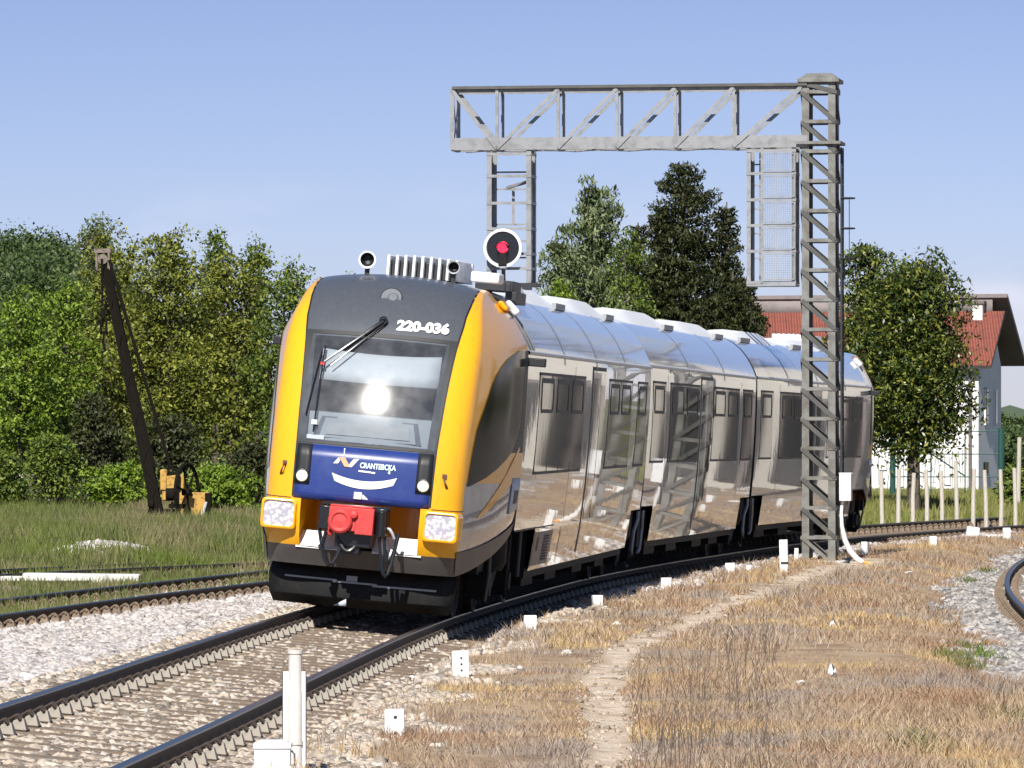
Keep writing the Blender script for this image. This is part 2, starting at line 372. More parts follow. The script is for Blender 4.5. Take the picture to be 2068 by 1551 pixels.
def build_track(tr, Y0, Y1, label, cat='railway track', n_parts=0, step=.6, Yfast=0, group=None, bury=0):
    s0, s1 = tr.s_of_Y(Y0), tr.s_of_Y(Y1)
    o0 = tr.frame((s0+s1)/2)[0]
    root = empty('railway_track', (0, 0, 0), label, cat, group)
    for off in (-GAUGE/2, GAUGE/2): rail_mesh(tr, s0, s1, off, .6, bury).build('rail', [M['rail'], M['railtop']], root, angle=50)
    sl, fs = sleeper_proto(); ds = np.arange(s0+.3, s1, step); rest = []
    for i, d in enumerate(ds):
        o, ex, ey, ez = tr.frame(d); R = Matrix((ex, ey, ez)).transposed().to_4x4(); R.translation = o-ez*bury
        if i < n_parts:
            c = sl.copy(); COL.objects.link(c); c.parent = root; c.matrix_local = R
            for sx in (-GAUGE/2, GAUGE/2):
                k = fs.copy(); COL.objects.link(k); k.parent = c; k.location = (sx, 0, 0)
        else: rest.append(R)
    if rest:
        vs, fcs = [], []
        for R in rest:
            for me, offs in ((sl.data, (0,)), (fs.data, (-GAUGE/2, GAUGE/2))):
                for sx in offs:
                    b = len(vs); vs += [R @ (v.co+Vector((sx, 0, 0))) for v in me.vertices]; fcs += [tuple(i+b for i in p.vertices) for p in me.polygons]
        mb = MB(); mb.v = [tuple(v) for v in vs]; mb.f = fcs; mb.m = [0]*len(fcs)
        tag(mb.build('sleepers', M['sleeper'], root), kind='stuff')
    bpy.data.objects.remove(sl); bpy.data.objects.remove(fs)
    return root
build_track(main, 29, 168, 'canted main track the railcar is running on, rails curving away to the right', n_parts=98)
build_track(left, 48, 128, 'second track left of the main track, its far rail half hidden in grass', n_parts=0)
build_track(siding, 74, 108, 'overgrown siding track at the edge of the green grass behind the pale slab', n_parts=0)
build_track(right, 40, 140, 'track at the far right edge of which only one rail bend shows', n_parts=0)

# ------------------------------------------------------------------ ground sheet
def sd(tr, X, Y):                                        # signed distance from the centre line, + to the right
    k = tr.line.slope(Y); n = np.hypot(1, k)
    return (X-(tr.line(Y)))/n-tr.off
def vnoise(X, Y, sc, seed):                              # smooth value noise
    r = np.random.default_rng(seed); T = r.random((64, 64))
    x, y = X/sc, Y/sc; xi, yi = np.floor(x).astype(int), np.floor(y).astype(int); fx, fy = x-xi, y-yi
    fx, fy = fx*fx*(3-2*fx), fy*fy*(3-2*fy)
    g = lambda a, b: T[a % 64, b % 64]
    return (g(xi, yi)*(1-fx)+g(xi+1, yi)*fx)*(1-fy)+(g(xi, yi+1)*(1-fx)+g(xi+1, yi+1)*fx)*fy
def sstep(x, a, b): t = np.clip((x-a)/(b-a), 0, 1); return t*t*(3-2*t)
PATH = [(1236, 1600, 56), (1232, 1500, 54), (1222, 1420, 48), (1222, 1350, 42), (1262, 1305, 40), (1350, 1268, 40), (1450, 1228, 42), (1550, 1190, 45), (1660, 1152, 50), (1760, 1128, 55)]
pp = np.array([(*gnd(x, y)[:2], wd*gnd(x, y)[1]/F_PX) for x, y, wd in PATH])
def path_mask(X, Y):
    best = np.full(np.shape(X), 9.0)
    for a, b in zip(pp[:-1], pp[1:]):
        d = b[:2]-a[:2]; t = np.clip(((X-a[0])*d[0]+(Y-a[1])*d[1])/(d @ d), 0, 1)
        wd = a[2]+(b[2]-a[2])*t; best = np.minimum(best, np.hypot(X-a[0]-t*d[0], (Y-a[1]-t*d[1])*.35)/wd)
    return best
def zones(X, Y):
    d, dl, dr, ds = sd(main, X, Y), sd(left, X, Y), sd(right, X, Y), sd(siding, X, Y)
    n1 = vnoise(X, Y, .9, 1)-.5; n2 = vnoise(X, Y, 4, 2)-.5
    bal = 1-sstep(d+n1*.9-.35*sstep(Y, 45, 36), 1.75, 2.3)                          # main ballast on the right
    lim = -1.15-.35*n1
    bl = sstep(dl+n1*.5, 1.0-.35, 1.0+.25)                  # left of it: stones until the left track's near rail
    bal = bal*np.where(d < 0, np.maximum(bl, .55*sstep(dl, -1.6, -1)), 1)
    bal = np.maximum(bal, sstep(dr+n1*.9, -1.7, -1.2))
    near_s = np.exp(-((ds-1.0)/1.3)**2)*sstep(Y, 75, 80)*(1-sstep(Y, 105, 112))
    bal = np.where(d < -1, np.maximum(bal, near_s*.75), bal)
    heap = np.exp(-(((X+7.25)/1.0)**2+((Y-98)/3.2)**2)); bal = np.maximum(bal, (d < 0)*sstep(heap, .35, .6))
    green = (d < -1)*(1-bal)
    green = np.maximum(green, (d < -2)*sstep(Y, 90, 100)*(1-bal)); 
    bal = bal*(1-sstep(Y, 150, 165)); green = np.maximum(green, sstep(Y, 128, 150))
    pm = path_mask(X, Y); path = (1-sstep(pm+n1*.5+(vnoise(X, Y, .28, 61)-.5)*.5, .75, 1.1))*(Y < 112)*(d > 1.5)
    return d, dl, dr, bal, green, path, heap
def height(X, Y):
    d, dl, dr, bal, green, path, heap = zones(X, Y)
    plane = .06+np.interp(Y, [60, 81, 200], [0, .07, .08])-d*math.tan(PHI)
    c1 = plane-.222
    edge = np.where(d > 0, sstep(d, 1.38, 1.85), sstep(-d, 1.45, 2.5))
    base = np.where(d > 0, -.03+.0*X, -.185+.16*sstep(Y, 88, 108)+.14*sstep(Y, 108, 140))
    z = c1*(1-edge)+base*edge
    zl = -.185; el = 1-sstep(np.abs(dl), 1.3, 2.0); z = np.where(d < -1.6, z*(1-el)+zl*el, z)
    er = 1-sstep(np.abs(dr), 1.6, 2.6); z = z*(1-er)+(-.165)*er
    z = z+.34*np.where(d < 0, heap, 0)
    n = (vnoise(X, Y, .35, 5)-.5)*.035+(vnoise(X, Y, 1.6, 6)-.5)*.07*(edge)
    rut = (vnoise(X*.8, Y, .21, 8)-.5)*.05+(vnoise(X*.6, Y, .9, 9)-.5)*.04
    z = z+n*np.where(np.abs(d) < 1.6, .5, 1)*np.where(np.abs(dl) < 1.3, .4, 1)+rut*path-.03*path
    far = sstep(Y, 150, 260); z = z*(1-far)+far*.05
    return z
ys = np.concatenate([np.arange(12, 30, 1), np.arange(30, 64, .16), np.arange(64, 115, .3), np.arange(115, 170, .8), np.arange(170, 300, 8), [300, 340, 400, 500, 700, 1000, 1500, 2500, 4000]])
xs = np.concatenate([[-2500, -1000, -400, -200, -100, -60, -40, -30, -24], np.arange(-20, -6, .5), np.arange(-6, 9.5, .12), np.arange(9.5, 24, .6), [26, 32, 40, 60, 100, 200, 400, 1000, 2500]])
GX, GY = np.meshgrid(xs, ys); GZ = height(GX, GY)
nv = GX.size; nr, nc = GX.shape; ii = np.arange(nv).reshape(nr, nc)
faces = np.stack([ii[:-1, :-1].ravel(), ii[:-1, 1:].ravel(), ii[1:, 1:].ravel(), ii[1:, :-1].ravel()], 1)

def ground_mat():
    m = bpy.data.materials.new('trackside_ground'); m.use_nodes = True
    nt = m.node_tree; N = nt.nodes; L = nt.links; b = N['Principled BSDF']; b.inputs['Roughness'].default_value = .95; b.inputs['Specular IOR Level'].default_value = .2
    at_ = N.new('ShaderNodeAttribute'); at_.attribute_name = 'zone'; sp = N.new('ShaderNodeSeparateColor'); L.new(at_.outputs['Color'], sp.inputs[0])
    tc = N.new('ShaderNodeTexCoord')
    def noise(sc, det=6, st=(1, 1, 1)):
        mp = N.new('ShaderNodeMapping'); mp.inputs['Scale'].default_value = st; L.new(tc.outputs['Object'], mp.inputs[0])
        t = N.new('ShaderNodeTexNoise'); t.inputs['Scale'].default_value = sc; t.inputs['Detail'].default_value = det; t.inputs['Roughness'].default_value = .65; L.new(mp.outputs[0], t.inputs['Vector']); return t.outputs['Fac']
    def ramp(f, *st):
        r = N.new('ShaderNodeValToRGB'); e = r.color_ramp.elements
        while len(e) < len(st): e.new(.5)
        for i, (p, c) in enumerate(st): e[i].position = p; e[i].color = (*c, 1)
        L.new(f, r.inputs[0]); return r.outputs[0]
    def mix(f, a, c):
        x = N.new('ShaderNodeMix'); x.data_type = 'RGBA'; L.new(f, x.inputs[0]); L.new(a, x.inputs[6]); L.new(c, x.inputs[7]); return x.outputs[2]
    dry = ramp(noise(1.1), (.32, (.20, .135, .09)), (.45, (.34, .24, .155)), (.56, (.42, .315, .205)), (.7, (.36, .295, .225)))
    grn = ramp(noise(1.6), (.3, (.065, .07, .028)), (.5, (.11, .11, .05)), (.68, (.22, .18, .11)))
    v = N.new('ShaderNodeTexVoronoi'); v.inputs['Scale'].default_value = 13; L.new(tc.outputs['Object'], v.inputs['Vector'])
    st1 = ramp(noise(3.0), (.3, (.26, .22, .18)), (.5, (.36, .32, .28)), (.7, (.44, .39, .35)))
    st2 = N.new('ShaderNodeMix'); st2.data_type = 'RGBA'; st2.blend_type = 'MULTIPLY'; st2.inputs[0].default_value = .5; L.new(st1, st2.inputs[6]); L.new(v.outputs['Color'], st2.inputs[7])
    pth = ramp(noise(2.4, 8, (.5, 1.6, 1)), (.34, (.30, .225, .15)), (.46, (.56, .45, .34)), (.62, (.66, .55, .44)))
    c = mix(sp.outputs['Green'], dry, grn); c = mix(sp.outputs['Red'], c, st2.outputs[2]); c = mix(sp.outputs['Blue'], c, pth)
    L.new(c, b.inputs['Base Color'])
    bn = N.new('ShaderNodeBump'); bn.inputs['Strength'].default_value = .9; bn.inputs['Distance'].default_value = .05; L.new(noise(14), bn.inputs['Height']); L.new(bn.outputs[0], b.inputs['Normal'])
    return m
go = raw_mesh('ground', np.stack([GX.ravel(), GY.ravel(), GZ.ravel()], 1), faces, ground_mat(), None, True); tag(go, kind='structure')
d_, dl_, dr_, bal_, gr_, pa_, _h = zones(GX.ravel(), GY.ravel())
ca = go.data.color_attributes.new('zone', 'FLOAT_COLOR', 'POINT')
ca.data.foreach_set('color', np.stack([np.clip(bal_, 0, 1), np.clip(gr_, 0, 1), np.clip(pa_, 0, 1), np.ones(nv)], 1).astype(np.float32).ravel())

# ------------------------------------------------------------------ ballast stones, grasses
def scatter(n, Ya, Yb, xl, xr, power=2.0):
    """points between two distances, thinning with distance as the picture does"""
    u = rng.random(n); p = 1-power
    Y = (Ya**p+u*(Yb**p-Ya**p))**(1/p) if abs(p) > 1e-6 else Ya*(Yb/Ya)**u
    a, b = xl(Y), xr(Y); return a+(b-a)*rng.random(n), Y
def stones(X, Y, size, name, m, sink=.3, zoff=0):
    n = len(X); base = np.array([(a, b, c) for c in (-1, 1) for a, b in ((-1, -1), (1, -1), (1, 1), (-1, 1))], float)
    V = base[None]*(1+.45*(rng.random((n, 8, 3))-.5)); V[:, 4:, :2] *= (.35+.5*rng.random((n, 1, 1)))
    V *= (size*(.55+.9*rng.random(n)))[:, None, None]*np.stack([1+.5*rng.random(n), .7+.4*rng.random(n), .45+.35*rng.random(n)], 1)[:, None, :]*.5
    # tilt and turn
    az, tx, ty = rng.random(n)*2*PI, (rng.random(n)-.5)*1.0, (rng.random(n)-.5)*1.0
    c, s = np.cos(tx)[:, None], np.sin(tx)[:, None]; y, z = V[..., 1]*c-V[..., 2]*s, V[..., 1]*s+V[..., 2]*c; V[..., 1], V[..., 2] = y, z
    c, s = np.cos(ty)[:, None], np.sin(ty)[:, None]; x, z = V[..., 0]*c-V[..., 2]*s, V[..., 0]*s+V[..., 2]*c; V[..., 0], V[..., 2] = x, z
    c, s = np.cos(az)[:, None], np.sin(az)[:, None]; x, y = V[..., 0]*c-V[..., 1]*s, V[..., 0]*s+V[..., 1]*c; V[..., 0], V[..., 1] = x, y
    Z = height(X, Y)+zoff
    V[..., 0] += X[:, None]; V[..., 1] += Y[:, None]; V[..., 2] += (Z+size*sink*(rng.random(n)-.15))[:, None]
    f = np.array([(3, 2, 1, 0), (4, 5, 6, 7), (0, 1, 5, 4), (1, 2, 6, 5), (2, 3, 7, 6), (3, 0, 4, 7)])
    F = (np.arange(n)[:, None, None]*8+f[None]).reshape(-1, 4)
    return raw_mesh(name, V.reshape(-1, 3), F, m)
M['stone'] = mat('ballast_stone', (.3, .3, .3), .9, random_island=[(.14, .115, .09), (.36, .30, .235), (.54, .47, .38), (.44, .35, .27), (.62, .56, .49)], noise=(14, (.30, .255, .22), .5, .85))
M['stone_pale'] = mat('pale_ballast_stone', (.3, .3, .3), .9, random_island=[(.20, .175, .16), (.46, .42, .395), (.60, .56, .54), (.38, .345, .325), (.52, .45, .39)], noise=(14, (.5, .45, .43), .5, .85))
X, Y = scatter(100000, 31, 75, lambda y: np.maximum(main.line(y)-.75-3.6, -.099*y), lambda y: main.line(y)-.75+2.9, 2.2)
d, dl, dr, bal, gr, pa, hp = zones(X, Y)
sl_ = np.interp(Y, main.C[:, 1], main.S)-main.s_of_Y(29)-.3; onsl = (np.abs((sl_+.3) % .6-.3) < .12) & (np.abs(d) < 1.25)
keep = (~onsl | (rng.random(len(X)) < .5*(.3+1.4*vnoise(X, Y, 1.7, 51)))) & (bal > rng.random(len(X))*.8+.1) & (dl > .95) & (np.abs(np.abs(d)-.75) > .09)
k2 = keep & (d > -1.55); tag(stones(X[k2], Y[k2], .07, 'ballast_stones', M['stone']), kind='stuff')
k3 = keep & (d <= -1.55)
X2, Y2 = scatter(60000, 48, 112, lambda y: np.maximum(left.line(y)-3.0, -.099*y), lambda y: main.line(y)-.75-1.5, 2.2)
d, dl, dr, bal, gr, pa, hp = zones(X2, Y2); k = (bal > rng.random(len(X2))*.7+.25) & (d < -1.5) & (np.abs(np.abs(dl)-.75) > .09)
X3, Y3 = scatter(7000, 92, 104, lambda y: y*0-9.3, lambda y: y*0-5.2, 0); h3 = zones(X3, Y3)[6]; kk = h3 > .3+.3*rng.random(7000)
tag(stones(np.concatenate([X[k3], X2[k], X3[kk]]), np.concatenate([Y[k3], Y2[k], Y3[kk]]), .075, 'pale_ballast_stones', M['stone_pale']), kind='stuff')
X, Y = scatter(34000, 42, 135, lambda y: np.minimum(right.line(y)-2.2, .0945*y-.3), lambda y: .0945*y+.9, 1.6)
d, dl, dr, bal, gr, pa, hp = zones(X, Y); k = (bal > rng.random(len(X))*.7+.25)
tag(stones(X[k], Y[k], .085, 'grey_ballast_stones', mat('grey_ballast_stone', (.3, .3, .3), .9, random_island=[(.12, .11, .10), (.30, .28, .265), (.44, .41, .38), (.22, .205, .195)])), kind='stuff')
# far main-track ballast by the stakes
X, Y = scatter(14000, 75, 140, lambda y: main.line(y)+.25, lambda y: main.line(y)+1.9, 1.5)
d, dl, dr, bal, gr, pa, hp = zones(X, Y); k = bal > rng.random(len(X))*.8+.1
tag(stones(X[k], Y[k], .085, 'far_ballast_stones', M['stone_pale']), kind='stuff')

def blades(X, Y, h, wd, lean, name, m, z=None):
    n = len(X); Z = height(X, Y)-.01 if z is None else z
    a = rng.random(n)*2*PI; l = lean*(.3+rng.random(n)); dx, dy = np.cos(a)*l*h, np.sin(a)*l*h
    fa = rng.normal(0, .5, n); wx, wy = np.cos(fa)*wd/2, np.sin(fa)*wd/2
    P = np.zeros((n, 5, 3))
    P[:, 0] = np.stack([X-wx, Y-wy, Z], 1); P[:, 1] = np.stack([X+wx, Y+wy, Z], 1)
    P[:, 2] = np.stack([X+wx*.7+dx*.35, Y+wy*.7+dy*.35, Z+h*.6], 1); P[:, 3] = np.stack([X-wx*.7+dx*.35, Y-wy*.7+dy*.35, Z+h*.6], 1)
    P[:, 4] = np.stack([X+dx, Y+dy, Z+h], 1)
    b = np.arange(n)*5
    F = np.concatenate([np.stack([b, b+1, b+2], 1), np.stack([b, b+2, b+3], 1), np.stack([b+3, b+2, b+4], 1)])
    return raw_mesh(name, P.reshape(-1, 3), F, m)
def grass_mat(name, ramp_cols, patch):
    """random blade colour, drifting with place between patches"""
    m = mat(name, (.3, .3, .3), .8, random_island=ramp_cols[0], trans=.25, spec=.2)
    nt = m.node_tree; N = nt.nodes; L = nt.links; b = N['Principled BSDF']
    tc = N.new('ShaderNodeTexCoord'); base = b.inputs['Base Color'].links[0].from_socket
    tr = [n for n in N if n.type == 'BSDF_TRANSLUCENT'][0]
    for i, (cols, sc, lo, hi) in enumerate(ramp_cols[1:]):
        t = N.new('ShaderNodeTexNoise'); t.inputs['Scale'].default_value = sc; t.inputs['Detail'].default_value = 3
        mp = N.new('ShaderNodeMapping'); mp.inputs['Location'].default_value = (i*7.3+patch, i*3.1, 0); L.new(tc.outputs['Object'], mp.inputs[0]); L.new(mp.outputs[0], t.inputs['Vector'])
        r = N.new('ShaderNodeMapRange'); r.inputs[1].default_value = lo; r.inputs[2].default_value = hi; L.new(t.outputs['Fac'], r.inputs[0])
        g = [n for n in N if n.type == 'NEW_GEOMETRY'][0]; cr = N.new('ShaderNodeValToRGB'); e = cr.color_ramp.elements
        e[0].color = (*cols[0], 1); e[1].color = (*cols[1], 1); L.new(g.outputs['Random Per Island'], cr.inputs[0])
        x = N.new('ShaderNodeMix'); x.data_type = 'RGBA'; L.new(r.outputs[0], x.inputs[0]); L.new(base, x.inputs[6]); L.new(cr.outputs[0], x.inputs[7]); base = x.outputs[2]
    L.new(base, b.inputs['Base Color']); L.new(base, tr.inputs[0])
    return m
M['drygrass'] = grass_mat('dry_grass', [[(.22, .14, .09), (.40, .29, .19), (.56, .45, .31)], (((.26, .15, .09), (.43, .275, .175)), .55, .48, .63), (((.44, .30, .13), (.66, .49, .25)), .42, .53, .66), (((.24, .195, .165), (.42, .36, .305)), .5, .50, .62)], 0)
def wavy(X, Y): return .35+1.3*vnoise(X, Y, 1.3, 21)*vnoise(X, Y, 3.7, 22)*1.6
def dry(n, Ya, Yb, hmin, hmax, wd, pw):
    X, Y = scatter(n, Ya, Yb, lambda y: main.line(y)+.75, lambda y: .0945*y+.5, pw)
    d, dl, dr, bal, gr, pa, hp = zones(X, Y)
    k = ((1-bal)*(1-pa) > rng.random(n)*.75+.2) & (np.abs(dr) > .9) & (vnoise(X, Y, .5, 23)*.6+vnoise(X, Y*.55, 1.5, 24)*.7+.35*rng.random(n) > .66)
    X, Y = X[k], Y[k]; h = (hmin+(hmax-hmin)*rng.random(len(X))**1.6)*wavy(X, Y)
    return X, Y, h, np.full(len(X), wd)
parts = [dry(140000, 30, 55, .015, .115, .0075, 1.6), dry(100000, 55, 128, .025, .15, .013, 1.2)]
X, Y, h, wd = [np.concatenate(c) for c in zip(*parts)]
tag(blades(X, Y, h, wd, .9, 'dry_grass', M['drygrass']), kind='stuff')
# pebbles and clods on the worn path
X, Y = scatter(16000, 33, 95, lambda y: np.interp(y, pp[:, 1], pp[:, 0])-.35, lambda y: np.interp(y, pp[:, 1], pp[:, 0])+.35, 1.8)
k = (path_mask(X, Y) < 1.3) & (rng.random(len(X)) < .03+.22*vnoise(X*.5, Y, .5, 71)*np.clip(path_mask(X, Y), .2, 1.2))
tag(stones(X[k], Y[k], .03, 'path_pebbles', mat('path_pebble', (.3, .25, .2), .9, random_island=[(.15, .11, .08), (.36, .28, .205), (.50, .42, .33)])), kind='stuff')
# sparse tufts creeping into the ballast shoulder
X, Y = scatter(9000, 31, 90, lambda y: main.line(y)+.5, lambda y: main.line(y)+1.7, 1.8); k = vnoise(X, Y, .6, 31) > .62
tag(blades(X[k], Y[k], .05+.14*rng.random(k.sum()), np.full(k.sum(), .008), .5, 'ballast_weeds', M['drygrass']), kind='stuff')
# dark dead stalks standing in the dry grass
n = 800; X, Y = scatter(n, 33, 60, lambda y: y*.014, lambda y: y*.048, 2); k = (vnoise(X, Y, 1.1, 33) > .6) & (zones(X, Y)[5] < .2)
tag(blades(X[k], Y[k], .14+.34*rng.random(k.sum())**1.5, np.full(k.sum(), .007), .35, 'dead_stalks', mat('dead_stalk', (.10, .075, .06), .9)), kind='stuff')
M['greengrass'] = grass_mat('green_grass', [[(.06, .08, .02), (.12, .14, .042), (.22, .225, .09)], (((.20, .155, .085), (.34, .28, .17)), .45, .50, .64), (((.09, .135, .018), (.15, .20, .035)), .22, .52, .66)], 3)
X, Y = scatter(150000, 84, 158, lambda y: -.1*y-1, lambda y: np.minimum(left.line(y)-1.2, -.034*y), 1.0)
d, dl, dr, bal, gr, pa, hp = zones(X, Y); k = (gr > rng.random(len(X))) & (vnoise(X, Y, .8, 41)+.5*rng.random(len(X)) > .35)
X, Y = X[k], Y[k]; h = (.10+.34*rng.random(len(X))**1.5)*(.45+vnoise(X, Y, 2.3, 42))*np.interp(Y, [84, 105], [.6, 1.1])
tag(blades(X, Y, h, np.full(len(X), .022), .4, 'green_grass', M['greengrass']), kind='stuff')
# grass between and beside the left track's rails
X, Y = scatter(26000, 50, 112, lambda y: np.maximum(left.line(y)-4.2, -.1*y), lambda y: left.line(y)-.1, 1.4); k = (vnoise(X, Y, .55, 43)+.25*rng.random(len(X)) > .5) & (zones(X, Y)[0] < -2)
tag(blades(X[k], Y[k], .05+.22*rng.random(k.sum())**1.4, np.full(k.sum(), .013), .35, 'track_grass', M['greengrass']), kind='stuff')
# a few fresh green tufts in the dry grass
tp = [(1925, 1318), (1955, 1330), (1985, 1312), (1960, 1300), (1855, 1520), (2050, 1452), (1990, 1150), (1960, 1165)]
for_x, for_y = [], []
for a_, b_ in tp:
    q_ = gnd(a_, b_, -.06); for_x.append(q_.x+rng.normal(0, .10, 170)); for_y.append(q_.y+rng.normal(0, .45, 170))
X, Y = np.concatenate(for_x), np.concatenate(for_y)
tag(blades(X, Y, .04+.12*rng.random(len(X)), np.full(len(X), .011), .7, 'green_tufts', M['greengrass']), kind='stuff')
# yellow-green strip beyond the fence posts
X, Y = scatter(50000, 137, 205, lambda y: .055*y, lambda y: .1*y, 1.0)
tag(blades(X, Y, .12+.4*rng.random(len(X))**1.5, np.full(len(X), .035), .35, 'meadow_grass', grass_mat('meadow_grass', [[(.12, .15, .03), (.22, .23, .06), (.30, .27, .12)]], 5)), kind='stuff')
# ------------------------------------------------------------------ railcar: local axes x = to the picture's right, y = back from the nose, z = up from the rails
BP_W = [.52, .95, 1.05, 1.5, 2.0, 2.5, 3.0, 3.12, 3.24, 3.36, 3.48, 3.59, 3.69, 3.76, 3.81, 3.84, 3.85]
BP_V = [1.35, 1.395, 1.40, 1.42, 1.425, 1.42, 1.40, 1.385, 1.335, 1.265, 1.18, 1.08, .94, .78, .56, .28, 0]
def vside(w): return float(np.interp(w, BP_W, BP_V))
def broof(v): return float(np.interp(abs(v), BP_V[::-1], BP_W[::-1]))
# centre-line profile of the nose: height -> set-back
NZ_W = [.55, .9, 1.28, 1.7, 1.92, 2.2, 2.5, 2.8, 3.1, 3.3, 3.5, 3.65, 3.76, 3.82, 3.85]
NZ_U = [.26, .035, .0, .025, .06, .14, .25, .375, .53, .66, .86, 1.09, 1.36, 1.62, 1.95]
HF_W = [.55, .9, 1.3, 1.9, 2.6, 3.06, 3.34, 3.6, 3.76, 3.85]
HF_V = [1.04, 1.06, 1.07, 1.07, 1.08, 1.085, 1.06, 1.01, .97, .94]
def hf(w): return float(np.interp(w, HF_W, HF_V))
def mono(xs, ys):
    L_ = Line(list(zip(xs, ys))); return lambda t: float(L_(t))
u0 = mono(NZ_W, NZ_U)
def F(v, w):                                             # front surface set-back
    k = min(abs(v)/hf(w), 1.0); return u0(w)+.11*k*k+.14*k**9
UL = 3.0
def anchor(w):                                           # body point a nose row runs back to
    if w < 3.2: return vside(w), w
    t = (w-3.2)/.65; v = np.interp(t, [0, .5, 1], [vside(3.2), 1.19, .97]); return float(v), float(broof(v))
def nose_pt(w, s):                                       # s 0..1 across the front (half), 1..2 along the side
    if s <= 1:
        v = hf(w)*s; cr = np.interp(w, [2.8, 3.85], [0, .09])*s*s
        return v, F(v, w), w-cr
    m = s-1; v1, uu, w1 = nose_pt(w, 1.0); va, wa = anchor(w)
    v = v1+(va-v1)*(1-(1-m)**1.9); u = uu+(UL-uu)*m; z = w1+(wa-w1)*(m*m*(3-2*m))
    lift = max(0., 1-(w-.55)/.95)*.46*m**1.25
    return v, u, z+lift
def nose_patch(w_rows, s_cols_of, off, mi, mb, side=1):
    """strip lying `off` proud of the nose surface; s_cols_of(w) -> list of s"""
    rows = []
    for wv in w_rows:
        r = []
        for s in s_cols_of(wv):
            sg = 1 if s >= 0 else -1; sa = abs(s); e = .01
            p = Vector(nose_pt(wv, sa)); a = Vector(nose_pt(wv, min(sa+e, 2)))-Vector(nose_pt(wv, max(sa-e, 0 if sa > 0 else -0)))
            if sa < e: a = Vector((1, 0, 0))
            b = Vector(nose_pt(min(wv+.01, 3.85), sa))-Vector(nose_pt(max(wv-.01, .55), sa))
            n = a.cross(b).normalized()
            if n.y > .3 and sa <= 1: n = -n
            if sa > 1 and n.x < 0: n = -n
            p = p+n*off; r.append((p.x*sg*side, p.y, p.z))
        rows.append(r)
    mb.grid(rows, mi); return mb

